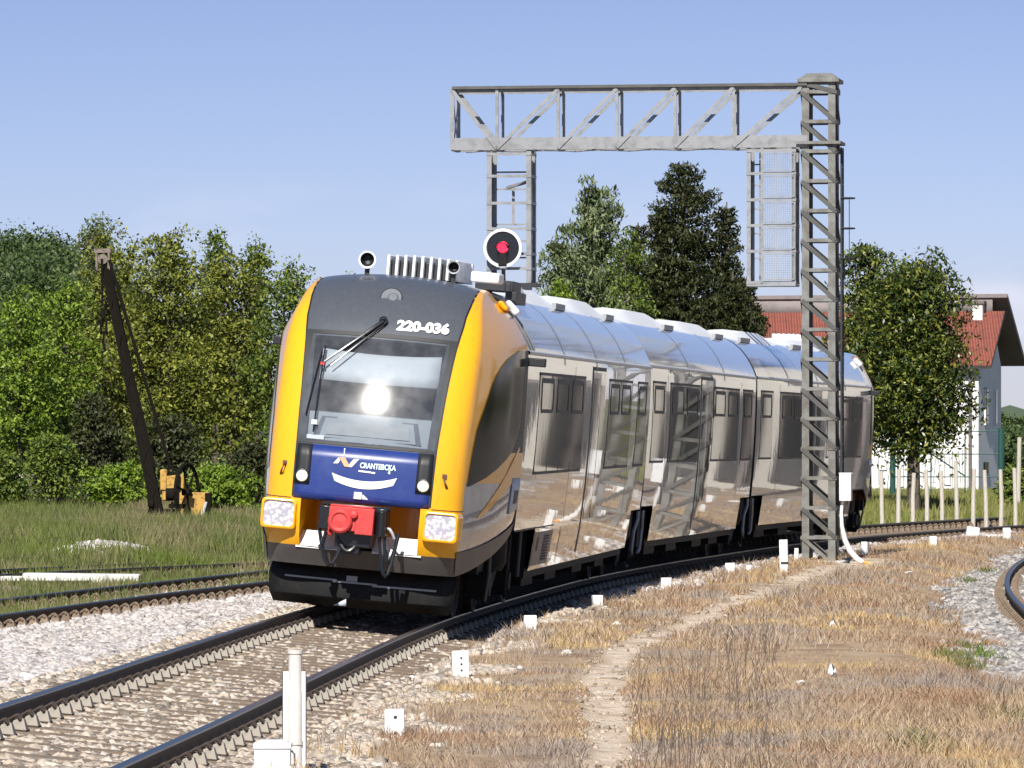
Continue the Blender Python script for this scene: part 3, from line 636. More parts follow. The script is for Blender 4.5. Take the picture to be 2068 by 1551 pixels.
def s_mask(w): return float(np.interp(w, [1.28, 1.95, 2.6, 3.06, 3.47, 3.76, 3.85], [.715, .725, .745, .775, .85, .93, .95]))
def warp(s, w):                                          # columns follow the edge of the grey mask
    m = s_mask(w)
    return s if s >= 1 else (s/.78*m if s <= .78 else m+(s-.78)/.22*(1-m))
def make_end_car():
    root = empty('carriage', (0, 0, 0))
    P = lambda name, mb, m, par=root, **k: mb.build(name, m, par, **k)
    # --- cab shell
    W_ROWS = [.55, .66, .76, .92, 1.1, 1.28, 1.45, 1.6, 1.75, 1.92, 2.1, 2.3, 2.5, 2.7, 2.9, 3.1, 3.22, 3.34, 3.46, 3.56, 3.65, 3.72, 3.78, 3.82, 3.85]
    S_COLS = [0, .2, .4, .58, .68, .78, .86, .92, .96, 1, 1.04, 1.1, 1.2, 1.32, 1.45, 1.6, 1.8, 2.0]
    mb = MB()
    for side in (1, -1):
        rows = [[(lambda p: (p[0]*side, p[1], p[2]))(nose_pt(w_, warp(s_, w_))) for s_ in S_COLS] for w_ in W_ROWS]
        nc = len(S_COLS); vs = [p for r in rows for p in r]
        groups = {0: [], 1: [], 2: [], 3: []}
        for i in range(len(W_ROWS)-1):
            for j in range(nc-1):
                wv, sv = (W_ROWS[i]+W_ROWS[i+1])/2, (S_COLS[j]+S_COLS[j+1])/2
                if sv < .68 and .76 < wv < 1.28: continue              # the coupler recess
                g = 0
                if wv < .76: g = 1
                elif sv < .78 and wv > 1.28: g = 2
                elif sv > 1.04 and wv < 1.6: g = 3
                groups[g].append((i*nc+j, i*nc+j+1, (i+1)*nc+j+1, (i+1)*nc+j))
        b = len(mb.v); mb.v += vs
        for g, fs in groups.items():
            mb.f += [tuple(q+b for q in f) for f in fs]; mb.m += [g]*len(fs)
        # roof patch between the top row and the body
        top = []
        for m_ in (0, .25, .5, .75, 1):
            r = []
            for k in [warp(q, 3.85) for q in (0, .2, .4, .58, .68, .78, .86, .92, .96, 1)]:
                p = nose_pt(3.85, k); v = p[0]*(1-m_)+m_*k*anchor(3.85)[0]; uu = p[1]+(UL-p[1])*m_; zz = p[2]*(1-m_)+broof(v)*m_
                r.append((v*side, uu, zz))
            top.append(r)
        mb.grid(top, 4)
    shell = P('cab', mb, [M['yellow'], M['skirt'], M['mask'], M['body'], M['roof']], angle=60)
    for side in (1, -1):                                  # dark joint between the grey mask and the yellow pillars
        mb = MB(); nose_patch([1.30, 1.5, 1.75, 1.95, 2.2, 2.5, 2.8, 3.06, 3.2, 3.34, 3.47, 3.58, 3.68, 3.76, 3.82], lambda w_: [s_mask(w_)-.009, s_mask(w_)+.009], .004, 0, mb, side); P('mask_joint', mb, M['frame'], shell)
        mb = MB(); nose_patch([1.275, 1.285], lambda w_: [.73, .8, .86, .92, .97, 1.0, 1.05], .003, 0, mb, side); P('panel_joint', mb, M['seal'], shell)
    # recess for the coupler
    r = MB(); x, w0_, w1_ = .70, .765, 1.275
    fr = lambda v, w_: F(v, w_)+.002
    for sgn in (1, -1): r.add([(sgn*x, fr(x, w0_), w0_), (sgn*x, fr(x, w1_), w1_), (sgn*(x-.10), .85, w1_), (sgn*(x-.10), .85, w0_)], [(0, 1, 2, 3)])
    r.add([(-x+.10, .85, w0_), (x-.10, .85, w0_), (x-.10, .85, w1_), (-x+.10, .85, w1_)], [(0, 1, 2, 3)])
    r.add([(-x, fr(x, w1_), w1_), (0, fr(0, w1_), w1_), (x, fr(x, w1_), w1_), (x-.10, .85, w1_), (-x+.10, .85, w1_)], [(0, 1, 2, 3, 4)])
    P('coupler_recess', r, M['yellow'], shell)
    st = MB()
    for a, b in ((-.70, -.16), (.16, .70)):
        st.add([(a, F(a, .76)+.0, .762), (b, F(b, .76)+.0, .762), (b*.94, .36, .93), (a*.94, .36, .93)], [(0, 1, 2, 3)])
        st.add([(a, F(a, .76)+.0, .74), (b, F(b, .76)+.0, .74), (b, F(b, .76), .762), (a, F(a, .76), .762)], [(0, 1, 2, 3)])
    P('step_plate', st, M['white'], shell)
    # --- front panel, lamps and marks
    mb = MB(); cols = lambda a, b, n: (lambda w_: [a+(b-a)*i/n for i in range(n+1)])
    nose_patch([1.285, 1.36, 1.44, 1.6, 1.75, 1.885], cols(-.70, .70, 20), .006, 0, mb)
    P('front_panel', mb, M['blue'], shell, solid=.012)
    for sgn in (1, -1):
        mb = MB(); nose_patch([1.445, 1.6, 1.75, 1.885], (lambda w_: [sgn*(.55+(.705-.55)*i/3) for i in range(4)]), .022, 0, mb)
        h = P('lamp_housing', mb, M['frame'], shell, solid=.015)
        c = (sgn*.675, F(.675, 1.54)-.024, 1.53)
        mb = MB().lathe(c, (0, -1, 0), [(.078, -.01), (.078, .012), (.068, .016), (.062, .010)], 20).lathe(c, (0, -1, 0), [(.062, .008), (.05, .018), (.028, .024), (0.001, .026)], 20, 1)
        P('headlight', mb, [M['frame'], M['lamp']], shell)
    def decal(name, polys, m, off=.017, n=1, par=shell):
        mb = MB()
        for k, poly in enumerate(polys):
            mi = 0
            if isinstance(poly, tuple): mi, poly = poly
            mb.add([(v, F(v, w_)-off, w_) for v, w_ in poly], [tuple(range(len(poly)))], mi)
        return mb.build(name, m, par)
    # smile band
    mb = MB(); A, B = [], []
    for i in range(21):
        t = -1+2*i/20; v = .345*t+.02; wv = 1.485+.065*t*t; tilt = .0
        A.append((v+.018*t, F(v, wv)-.018, wv+.043)); B.append((v-.018*t, F(v, wv)-.018, wv-.043))
    P('smile_band', mb.grid([A, B]), M['white_dec'], shell)
    # emblem: an orange slanted bar between two white wings
    e0, ez = -.33, 1.715
    decal('emblem', [(1, [(e0+.05, ez+.055), (e0+.115, ez+.055), (e0+.185, ez-.045), (e0+.12, ez-.045)]), (0, [(e0-.01, ez-.02), (e0+.045, ez+.05), (e0+.065, ez+.02), (e0+.045, ez-.015)]),
                     (0, [(e0+.165, ez-.045), (e0+.20, ez-.045), (e0+.275, ez+.05), (e0+.215, ez+.045), (e0+.18, ez+.0)])], [M['white_dec'], M['orange_dec']])
    decal('wiper_spray_nozzle', [[(-.235, 1.87), (-.222, 1.87), (-.226, 1.79), (-.231, 1.79)]], M['white_dec'])
    def text(name, s, size, v0, wz, m, bold=0.0, sx=1.0, off=.02, par=shell, proj=None):
        cu = bpy.data.curves.new(name, 'FONT'); cu.body = s; cu.size = size; cu.offset = bold; cu.resolution_u = 3
        t = bpy.data.objects.new('lettering_source', cu); COL.objects.link(t); dg = bpy.context.evaluated_depsgraph_get()
        me = bpy.data.meshes.new_from_object(t.evaluated_get(dg)); bpy.data.objects.remove(t)
        for v in me.vertices:
            a, b = v0+v.co.x*sx, wz+v.co.y
            v.co = Vector((a, F(a, b)-off, b)) if proj is None else proj(a, b)
        me.materials.append(m); o = link(name, me, par); return o
    text('number', '220-036', .150, .155, 3.225, M['white_dec'], .008, 1.16, .010)
    t = text('lettering', 'CRANTEBCKA', .083, -.04, 1.672, M['cyan_dec'], .003, .74)
    decal('small_lettering', [[(-.05, 1.645), (.09, 1.64), (.09, 1.622), (-.05, 1.627)], [(.096, 1.637), (.135, 1.637), (.135, 1.618), (.096, 1.618)]], M['white_dec'])
    decal('tail_mark', [[(.285, 1.665), (.30, 1.672), (.30, 1.625), (.275, 1.64)]], M['cyan_dec'])
    mb = MB().box((-.03, F(0, 1.365)-.02, 1.365), (.085, .03, .075)).add([(.02, F(0, 1.36)-.012, 1.385), (.085, F(.08, 1.33)-.012, 1.33), (.02, F(0, 1.33)-.012, 1.33)], [(0, 1, 2)])
    P('camera_housing', mb, M['white_dec'], shell)
    # yellow headlight pods with square lenses
    for sgn in (1, -1):
        cx_ = sgn*.90; y0 = F(.88, 1.08)
        mb = MB(); a, bq = .195, .165
        def ring(y, a, b, c=1.095):
            pts = []
            for qx, qz in ((1, 1), (-1, 1), (-1, -1), (1, -1)):
                for k in range(4):
                    t = {(1, 1): 0, (-1, 1): 1, (-1, -1): 2, (1, -1): 3}[(qx, qz)]*PI/2+k*PI/6
                    rr = .045; pts.append((cx_+qx*(a-rr)+math.cos(t)*rr, y, c+qz*(b-rr)+math.sin(t)*rr))
            return pts+[pts[0]]
        mb.grid([ring(y0+.22, a+.02, bq-.01, 1.10), ring(y0-.075, a, bq), ring(y0-.085, a-.012, bq-.012), ring(y0-.085, a-.024, bq-.024), ring(y0-.06, a-.03, bq-.03)])
        pod = P('headlight_pod', mb, M['yellow'], shell, angle=50)
        rg = ring(y0-.066, a-.026, bq-.026)[:-1]; P('lens', MB().add(rg, [tuple(range(len(rg)))]), M['lens'], pod)
    # grab hooks on the yellow pillars
    for sgn in (1, -1):
        v = sgn*.91; w_ = 1.60; y0 = F(.91, w_)
        mb = MB().tube([(v-.025*sgn, y0+.0, w_+.06), (v-.025*sgn, y0-.05, w_+.05), (v+.0*sgn, y0-.06, w_-.02), (v+.02*sgn, y0+.005, w_-.07)], .012, 6).box((v-.02*sgn, y0-.004, w_+.055), (.05, .02, .05))
        P('lamp_bracket', mb, mat_dk, shell)
    # --- windscreen
    wr = [1.93, 2.05, 2.2, 2.35, 2.5, 2.65, 2.8, 2.95, 3.06, 3.12]
    mb = MB(); nose_patch([1.90]+wr+[3.165], lambda w_: [(-1+2*i/16)*(s_mask(w_)-.004) for i in range(17)], .006, 0, mb); fr_ = mb.build('windscreen_frame', M['frame'], shell)
    # cut the middle out of the frame and glaze it
    bm = bmesh.new(); bm.from_mesh(fr_.data)
    kill = [f for f in bm.faces if abs(f.calc_center_median().x) < hf(f.calc_center_median().z)*.678 and 1.93 < f.calc_center_median().z < 3.10]
    bmesh.ops.delete(bm, geom=kill, context='FACES'); bm.to_mesh(fr_.data); bm.free()
    ws_s = lambda w_: [-.705+1.41*i/20 for i in range(21)]
    mb = MB(); nose_patch([1.925]+wr[1:-1]+[3.11], ws_s, .012, 0, mb); P('windscreen', mb, M['windscreen'], shell)
    # the shell behind the windscreen is opened
    bm = bmesh.new(); bm.from_mesh(shell.data)
    kill = [f for f in bm.faces if f.material_index == 2 and abs(f.calc_center_median().x) < hf(f.calc_center_median().z)*.69 and 1.93 < f.calc_center_median().z < 3.09]
    bmesh.ops.delete(bm, geom=kill, context='FACES'); bm.to_mesh(shell.data); bm.free()
    inn = MB(); inn.bbox((-.98, 1.7, 1.75), (.98, 1.72, 3.4)); inn.bbox((-.98, .3, 1.72), (.98, 1.7, 1.74)); inn.bbox((-.92, .98, 3.33), (.92, 1.7, 3.35))
    for s_ in (-1, 1): inn.bbox((s_*.91, .95, 1.74), (s_*.92, 1.7, 3.33))
    P('cab_interior', inn, M['cab_dark'], shell)
    mb = MB(); rows = [[(v, F(v, w_)+.06, w_-.0+.035*(abs(v)/.7)**2*(1 if w_ > 2.8 else .3)) for v in np.linspace(-.63, .70, 9)] for w_ in (2.60, 2.72, 2.84, 2.925)]
    P('sunblind', mb.grid(rows), M['blind'], shell, solid=.008)
    mb = MB(); mb.bbox((-.70, .26, 2.13), (.70, 1.1, 2.25)); rows = [[(v, F(v, w_)+.05, w_) for v in np.linspace(-.70, .70, 9)] for w_ in (1.94, 2.04, 2.14, 2.245)]
    mb.grid(rows); desk = P('cab_desk', mb, M['desk'], shell)
    def dpoly(cs, off): return [(v, F(v, w_)+off, w_) for v, w_ in cs]
    P('display_frame', MB().add(dpoly([(-.60, 1.965), (.60, 1.965), (.535, 2.205), (-.535, 2.205)], .035), [(0, 1, 2, 3)]), M['cab_dark'], shell)
    P('destination_display', MB().add(dpoly([(-.54, 1.975), (.54, 1.975), (.49, 2.19), (-.49, 2.19)], .028), [(0, 1, 2, 3)]).add(dpoly([(-.47, 2.01), (.47, 2.01), (.45, 2.14), (-.45, 2.14)], .022), [(0, 1, 2, 3)], 1), [M['desk'], M['display']], shell)
    # wiper
    def onf(v, w_, o=.04): return (v, F(v, w_)-o, w_)
    mb = MB(); pv, pw = .0, 3.30; tv, tw = -.585, 2.80
    pts = [onf(pv+(tv-pv)*t, pw+(tw-pw)*t, .05) for t in np.linspace(0, 1, 8)]; mb.tube(pts, .013, 6)
    mb.tube([onf(pv+.03+(tv+.05-pv)*t, pw-.015+(tw-.02-pw)*t, .05) for t in np.linspace(0, 1, 8)], .009, 6); mb.tube([onf(pv+(tv-pv)*t, pw+(tw-pw)*t, .055) for t in np.linspace(0, .3, 4)], .026, 6)
    mb.lathe(onf(pv, pw, .0), (0, -1, .3), [(.05, 0), (.05, .05), (.02, .06)], 10)
    mb.tube([onf(-.60+.0*t, 2.98-.96*t, .035) for t in np.linspace(0, 1, 8)], .010, 5); mb.tube([onf(-.63-.08*t, 2.92-.72*t, .035) for t in np.linspace(0, 1, 8)], .008, 5)
    P('wiper', mb, M['black_gloss'], shell)
    c = onf(-.60, 2.78, .055); P('wiper_joint', MB().box(c, (.045, .03, .03)), M['red'], shell)
    P('washer_bottle', MB().box(onf(-.60, 2.13, .04), (.06, .03, .05)), M['white_dec'], shell)
    P('paper_notice', MB().grid([[(v, F(v, w_)+.01, w_) for v in (-.68, -.58, -.48)] for w_ in (1.945, 1.99)]), M['white_dec'], shell)
    # top lamp
    c = onf(.02, 3.575, 0); nrm = Vector((0, -1, .55)).normalized()
    P('top_lamp', MB().lathe(c, nrm, [(.125, -.02), (.125, .006), (.115, .010)], 24).lathe(c, nrm, [(.115, .008), (.06, .004), (.001, .002)], 24, 1).lathe(c+nrm*.006 if False else (c[0]+.02, c[1]-.008, c[2]+.004), nrm, [(.06, .0), (.045, .012), (.001, .014)], 20, 1), [M['frame'], mat('dull_lamp_lens', (.10, .11, .125), .6)], shell)
    # cab side: dark window, stripes, sign
    for side in (1, -1):
        mb = MB(); ws = list(np.linspace(1.56, 3.12, 16))
        lo = lambda w_: float(np.interp(w_, [1.56, 1.62, 2.2, 2.75, 2.95, 3.06, 3.12], [1.06, 1.06, 1.10, 1.24, 1.36, 1.5, 1.66]))
        hi = lambda w_: float(np.interp(w_, [1.56, 1.7, 1.95, 2.15, 2.3, 3.12], [1.085, 1.36, 1.68, 1.80, 1.84, 1.85]))
        nose_patch(ws, lambda w_: [lo(w_)+(hi(w_)-lo(w_))*i/8 for i in range(9)], .008, 0, mb, side); P('cab_side_window', mb, M['cab_glass'], shell)
        mb = MB(); nose_patch(list(np.linspace(1.95, 3.12, 10)), lambda w_: [float(np.interp(w_, [1.95, 2.15, 2.3, 3.12], [1.69, 1.81, 1.85, 1.86])), 1.9, 1.965], .007, 0, mb, side); P('cab_side_trim', mb, M['frame'], shell)
        mb = MB(); nose_patch(list(np.linspace(1.18, 2.12, 8)), lambda w_: [float(np.interp(w_, [1.18, 2.12], [1.22, 1.93]))+i*.0+(float(np.interp(w_, [1.18, 1.7, 2.12], [1.28, 1.86, 1.97]))-float(np.interp(w_, [1.18, 2.12], [1.22, 1.93])))*i/4 for i in range(5)], .005, 0, mb, side)
        P('yellow_stripe', mb, M['yellow'], shell)
        mb = MB(); nose_patch(list(np.linspace(1.12, 1.66, 5)), lambda w_: [1.76, 1.84, 1.97], .012, 0, mb, side); sg = P('side_notice', mb, mat_pale, shell, solid=.01)
        mb = MB(); nose_patch(list(np.linspace(1.28, 1.52, 4)), lambda w_: [1.82, 1.86, 1.92], .018, 0, mb, side); P('notice_print', mb, M['frame'], shell)
        mb = MB(); rows = []
        for m_ in np.linspace(0, 1, 10):
            rows.append([tuple(Vector(nose_pt(.56, 1+m_))*1.0+Vector((.01, 0, 0))), tuple(Vector(nose_pt(.82, 1+m_))+Vector((.014, 0, 0)))])
        mb.grid([[(p[0]*side, p[1], p[2]) for p in r] for r in rows]); P('side_skirt', mb, M['skirt'], shell)
    # coupler and hoses
    cr = empty('coupler'); cr.parent = shell
    mb = MB().box((-.06, -.12, 1.105), (.475, .30, .26)).box((-.06, -.10, 1.245), (.47, .26, .02)); mb.box((.10, -.20, 1.09), (.20, .16, .29))
    mb.lathe((-.165, -.27, 1.075), (0, -1, 0), [(.135, -.05), (.135, .04), (.11, .06), (.09, .06), (.085, .045), (.001, .05)], 24); mb.tube([(-.28, .0, .98), (-.29, -.15, .95), (-.27, -.22, .93)], .03, 8); mb.lathe((-.02, -.27, 1.16), (0, -1, 0), [(.045, 0), (.045, .05), (.001, .06)], 12)
    mb.build('coupler_head', M['red'], cr, bevel=.012)
    mb = MB().box((-.36, .0, 1.10), (.13, .3, .26)).box((.26, .02, 1.10), (.13, .3, .29)).box((-.03, .1, .90), (.40, .5, .20)).box((-.05, -.02, .80), (.2, .2, .16)).lathe((.27, -.14, 1.08), (0, 0, 1), [(.055, -.14), (.055, .14), (.001, .15)], 12).bar((-.42, -.05, 1.25), (.36, -.05, 1.25), .03)
    mb.build('coupler_box', M['black_gloss'], cr, bevel=.01)
    def hang(a, b, sag, n=9): return [(a[0]+(b[0]-a[0])*t, a[1]+(b[1]-a[1])*t-.05*math.sin(PI*t), a[2]+(b[2]-a[2])*t-sag*math.sin(PI*t)) for t in np.linspace(0, 1, n)]
    mb = MB()
    for a, b, s_ in (((-.42, -.1, 1.0), (-.12, -.1, .92), .38), ((-.33, -.12, .98), (-.40, -.05, .78), .10), ((.26, -.1, .95), (.46, -.05, .98), .46), ((.32, -.1, .95), (.40, -.05, .80), .2), ((-.22, -.12, .96), (.05, -.1, .9), .18)):
        mb.tube(hang(a, b, s_), .022, 7)
    mb.build('brake_hose', M['black_gloss'], cr); MB().tube(hang((.33, -.06, 1.03), (.42, -.08, .93), -.04), .016, 6).build('cable', mat_pale, cr); MB().tube([(.05, -.12, .96), (.12, -.1, .84)], .016, 6).build('cable', mat_pale, cr)
    # plough under the nose
    mb = MB(); rows = []
    for w_, yo, hw in ((.12, .58, .98), (.22, .50, 1.02), (.42, .50, 1.04), (.60, .58, 1.0)):
        rows.append([(hw*t, yo+.22*abs(t)**2.2, w_+.0) for t in np.linspace(-1, 1, 15)])
    mb.grid(rows); P('plough', mb, M['black'], root, solid=.03)
    mb = MB().bar((-.85, .60, .40), (-.25, .46, .40), .03, .02).bar((.15, .46, .37), (.85, .60, .37), .03, .022).box((-.08, .46, .43), (.12, .05, .06)).bar((-.3, .47, .385), (.2, .47, .385), .02, .02); P('plough_rail', mb, mat_grey, root)
    mb = MB().add([(-.26, .47, .12), (-.12, .47, .12), (-.13, .47, .20)], [(0, 1, 2)]); P('wheel_guard', mb, mat_pale, root, solid=.01)
    # --- body
    sh = body_shell(root, UL, 19.78, [(UL, 5.35), (18.35, 19.78)], back=True)
    # doors and windows, both sides
    for side in (1, -1):
        for a, b, lo_, hi_ in ((4.35, 9.9, 1.72, 2.86), (13.3, 16.7, 1.72, 2.86), (17.75, 19.25, 1.72, 2.86)): window(sh, side, a, b, lo_, hi_)
        door(sh, side, 10.9, 12.7)
        mb = MB(); P_ = lambda u, w_, o=.004: ((vside(w_)+o)*side, u, w_)
        mb.grid([[P_(u, w_) for u in (5.45, 7.4)] for w_ in (.57, .98)]); eb = P('equipment_hatch', mb, mat_hatch, sh)
        mb = MB()
        for k in range(9): mb.grid([[P_(u, .62+.036*k+dz, .008+.012*dz/.02) for u in (6.5, 7.1)] for dz in (0, .02)])
        mb.grid([[P_(u, w_, .007) for u in (5.7, 5.95)] for w_ in (.75, .92)]); P('louvre', mb, M['seal'], eb)
        mb = MB()
        for q in (5.4, 7.45, 8.4): mb.grid([[P_(u, w_, .006) for u in (q, q+.05)] for w_ in (.55, 1.0)])
        mb.grid([[P_(u, w_, .006) for u in (3.02, 7.45)] for w_ in (1.03, 1.045)]); P('panel_gap', mb, M['seal'], sh)
        for q in (8.6, 16.8): seam(sh, side, q)
    # rear-view camera at the cab
    for side in (1, -1):
        mb = MB().box((side*(vside(3.0)+.09), UL+.1, 3.0), (.20, .12, .10)).tube([(side*vside(3.0), UL+.1, 3.0), (side*(vside(3.0)+.05), UL+.1, 3.0)], .03, 8); P('side_camera', mb, M['frame'], root, bevel=.02)
        mb = MB(); 
        mb.box((side*1.10, 2.80, 3.61), (.14, .6, .06), 0, Matrix.Rotation(side*math.radians(42), 3, 'Y')); mb.box((side*1.13, 3.24, 3.60), (.20, .14, .09), 1, Matrix.Rotation(side*math.radians(42), 3, 'Y'))
        P('roof_lamp_cover', mb, [M['yellow'], M['white']], root, bevel=.03)
        mb = MB()
        for q in (3.02, 3.35): mb.tube([(side*(vside(w_)+.012), q+.1*i, w_) for i, w_ in enumerate((3.56, 3.42, 3.26, 3.14))], .012, 6)
        P('roof_rail', mb, mat_grey, root)
    # roof gear
    for vx, uy, q in ((-.42, 1.95, .95), (.54, 2.2, .72)):
        mb = MB().lathe((vx, uy, 3.995), (0, -1, 0), [(.085*q, .025), (.05*q, -.06), (.001, -.08)], 18, 0).lathe((vx, uy, 3.995), (0, -1, 0), [(.03, -.30), (.05*q, -.12), (.10*q, .02), (.106*q, .03), (.085*q, .025)], 18, 1).bar((vx, uy+.05, 3.8), (vx, uy+.05, 3.95), .05)
        P('horn', mb, [M['frame'], M['white'] if q > .8 else mat_grey], root)
    mb = MB(); mb.bbox((-.24, 2.62, 3.84), (.52, 3.8, 4.03), 1)
    for k in range(9): mb.bbox((-.27+.098*k, 2.50, 3.84), (-.27+.098*k+.032, 3.9, 4.10-.002*abs(k-4)**1.5), 0)
    mb.bbox((-.28, 3.82, 3.84), (.56, 3.95, 4.08), 0); P('air_conditioner', mb, [M['white'], M['dkmetal']], root, bevel=.01)
    P('roof_box', MB().box((.84, 3.0, 3.92), (.33, .5, .12)), M['white'], root, bevel=.02)
    mb = MB().bbox((.96, 3.9, 3.66), (1.10, 4.9, 3.80)).bbox((.55, 4.3, 3.8), (1.0, 5.2, 3.93), 0)
    for k in range(4): mb.box((1.03-.02*k, 3.5+.16*k, 3.84), (.07, .05, .10))
    P('roof_pipework', mb, M['dkmetal'], root, bevel=.01)
    mb = MB(); mb.box((.72, 5.4, 3.86), (.5, 1.2, .10), 0, taper=.8); P('roof_fairing', mb, M['white'], root, bevel=.02)
    fairing(root, 5.6, 12.6, 3.93); fairing(root, 12.2, 19.6, 3.95)
    bogie(root, 4.0-.35)
    underframe(root, 5.4, 18.3)
    return root

def fairing(root, a, b, top, hatch=True):
    mb = MB()
    for s_ in (1, -1):
        v0, v1 = .30, .90; z0, z1 = broof(v0)-.03, broof(v1)-.03
        sec = lambda u, h: [(s_*v1, u, z1), (s_*(v1-.04), u, z1+.05*h), (s_*(v1-.25), u, (top-.02)*h+(1-h)*z1), (s_*v0, u, top*h+(1-h)*z0), (s_*(v0-.05), u, z0)]
        mb.grid([sec(a, .1), sec(a+1.5, .75), sec(a+2.6, 1), sec(b-2.8, 1), sec(b-1.2, .7), sec(b, .1)])
    f = mb.build('roof_fairing', M['white'], root, angle=25)
    for s_ in (1, -1): MB().bbox((s_*.84, b-2.2, 3.72), (s_*.895, b-1.0, 3.80)).build('fairing_grille', mat_grey, f)
def body_shell(root, ua, ub, cuts, back=False):
    us = sorted(set([ua, ub]+[q for c in cuts for q in c]+[ua+(ub-ua)*i/10 for i in range(11)]))
    mb = MB(); prof = list(zip(BP_V, BP_W))
    for side in (1, -1):
        rows = [[(v*side, u, w_) for v, w_ in prof] for u in us]; nc = len(prof); b = len(mb.v); mb.v += [p for r in rows for p in r]
        for i in range(len(us)-1):
            um = (us[i]+us[i+1])/2; cut = any(c0 < um < c1 for c0, c1 in cuts)
            for j in range(nc-1):
                if cut and j < 2: continue
                mb.f.append((b+i*nc+j, b+i*nc+j+1, b+(i+1)*nc+j+1, b+(i+1)*nc+j)); mb.m.append(1 if j >= 7 else 0)
    for u in (ua, ub):
        mb.add([(v, u, w_) for v, w_ in prof[2:]]+[(-v, u, w_) for v, w_ in prof[2:-1][::-1]], [tuple(range(len(prof)*2-5))], 2)
    sh = mb.build('carriage', [M['body'], M['roof'], M['frame']], root, angle=20)
    MB().bbox((-1.36, ua, 1.04), (1.36, ub, 1.10)).build('floor_frame', M['black'], sh)
    # roof bands running over the arch
    mb = MB(); n = max(3, int((ub-ua)/3.9))
    for k in range(1, n):
        q = ua+(ub-ua)*k/n; rows = [[((v+.006)*s_, q+dq, w_+.006) for dq in (0, .09)] for s_ in (1,) for v, w_ in prof[6:]]
        mb.grid(rows); mb.grid([[(-x, y, z) for x, y, z in r] for r in rows])
    mb.build('roof_joint', mat_band, sh)
    mb = MB()
    for s_ in (1, -1): mb.grid([[((vside(w_)+o)*s_, u, w_) for u in (ua, ub)] for w_, o in ((3.085, .0), (3.09, .022), (3.12, .024), (3.135, .0))])
    mb.build('rain_gutter', mat_band, sh)
    return sh
def window(root, side, a, b, lo_, hi_):
    P_ = lambda u, w_, o: ((vside(w_)+o)*side, u, w_)
    ws = [lo_+(hi_-lo_)*i/5 for i in range(6)]
    mb = MB().grid([[P_(u, w_, .005) for u in (a, (a+b)/2, b)] for w_ in ws]); g = mb.build('window', M['glass'], root)
    mb = MB(); t = .035
    for p, q, r_, s_ in ((a-t, b+t, lo_-t, lo_), (a-t, b+t, hi_, hi_+t), (a-t, a, lo_, hi_), (b, b+t, lo_, hi_)): mb.grid([[P_(u, w_, .008) for u in (p, q)] for w_ in (r_, s_)])
    n = int((b-a)/1.8)
    for k in range(1, n+1):
        q = a+(b-a)*k/(n+1); mb.grid([[P_(u, w_, .0075) for u in (q-.03, q+.03)] for w_ in (lo_, hi_)])
    if b-a > 1.4:                                        # opening top lights in thick frames
        m_ = max(1, int((b-a)/1.5)); st = (b-a)/m_
        for k in range(m_):
            p, q = a+st*k+st*.16, a+st*(k+1)-st*.16; z0, z1 = hi_-.40, hi_-.03
            for e0, e1, f0, f1 in ((p-.06, q+.06, z0-.045, z0), (p-.06, q+.06, z1-.06, z1), (p-.10, p, z0, z1-.06), (q, q+.10, z0, z1-.06)): mb.grid([[P_(u, w_, .009) for u in (e0, e1)] for w_ in (f0, f1)])
    mb.build('window_seal', M['seal'], g)
def door(root, side, a, b):
    P_ = lambda u, w_, o: ((vside(w_)+o)*side, u, w_)
    mb = MB(); c = (a+b)/2; lo_, hi_ = .62, 2.98
    ws = [lo_+(hi_-lo_)*i/8 for i in range(9)]
    for p, q in ((a+.02, c-.015), (c+.015, b-.02)):
        mb.grid([[P_(u, w_, .012) for u in (p, q)] for w_ in ws], 0)
        for e0, e1, f0, f1 in ((p, p, lo_, hi_), (q, q, lo_, hi_)): mb.grid([[P_(e0, w_, o) for o in (0, .012)] for w_ in ws], 0)
        mb.grid([[P_(u, w_, .016) for u in (p+.14, q-.14)] for w_ in (1.05, 1.6, 2.2, 2.8)], 1)
    for e in (a-.03, c-.015, b-.02): mb.grid([[P_(u, w_, .005) for u in (e, e+.04)] for w_ in ws], 2)
    mb.grid([[P_(u, w_, .006) for u in (a-.03, b+.02)] for w_ in (hi_, hi_+.05)], 2)
    mb.build('door', [M['body'], M['glass'], M['seal']], root)
def seam(root, side, q):
    P_ = lambda u, w_, o: ((vside(w_)+o)*side, u, w_)
    MB().grid([[P_(u, w_, .003) for u in (q, q+.03)] for w_ in (1.05, 1.5, 2.0, 2.5, 3.0)]).build('panel_seam', mat_band, root)
def wheel(mb, v, u, mi=0):
    s_ = 1 if v > 0 else -1
    mb.lathe((v, u, .40), (s_, 0, 0), [(.001, .06), (.10, .06), (.12, .035), (.33, .03), (.36, .06), (.40, .06), (.405, -.05), (.435, -.06), (.43, -.08), (.30, -.08), (.001, -.07)], 28, mi)
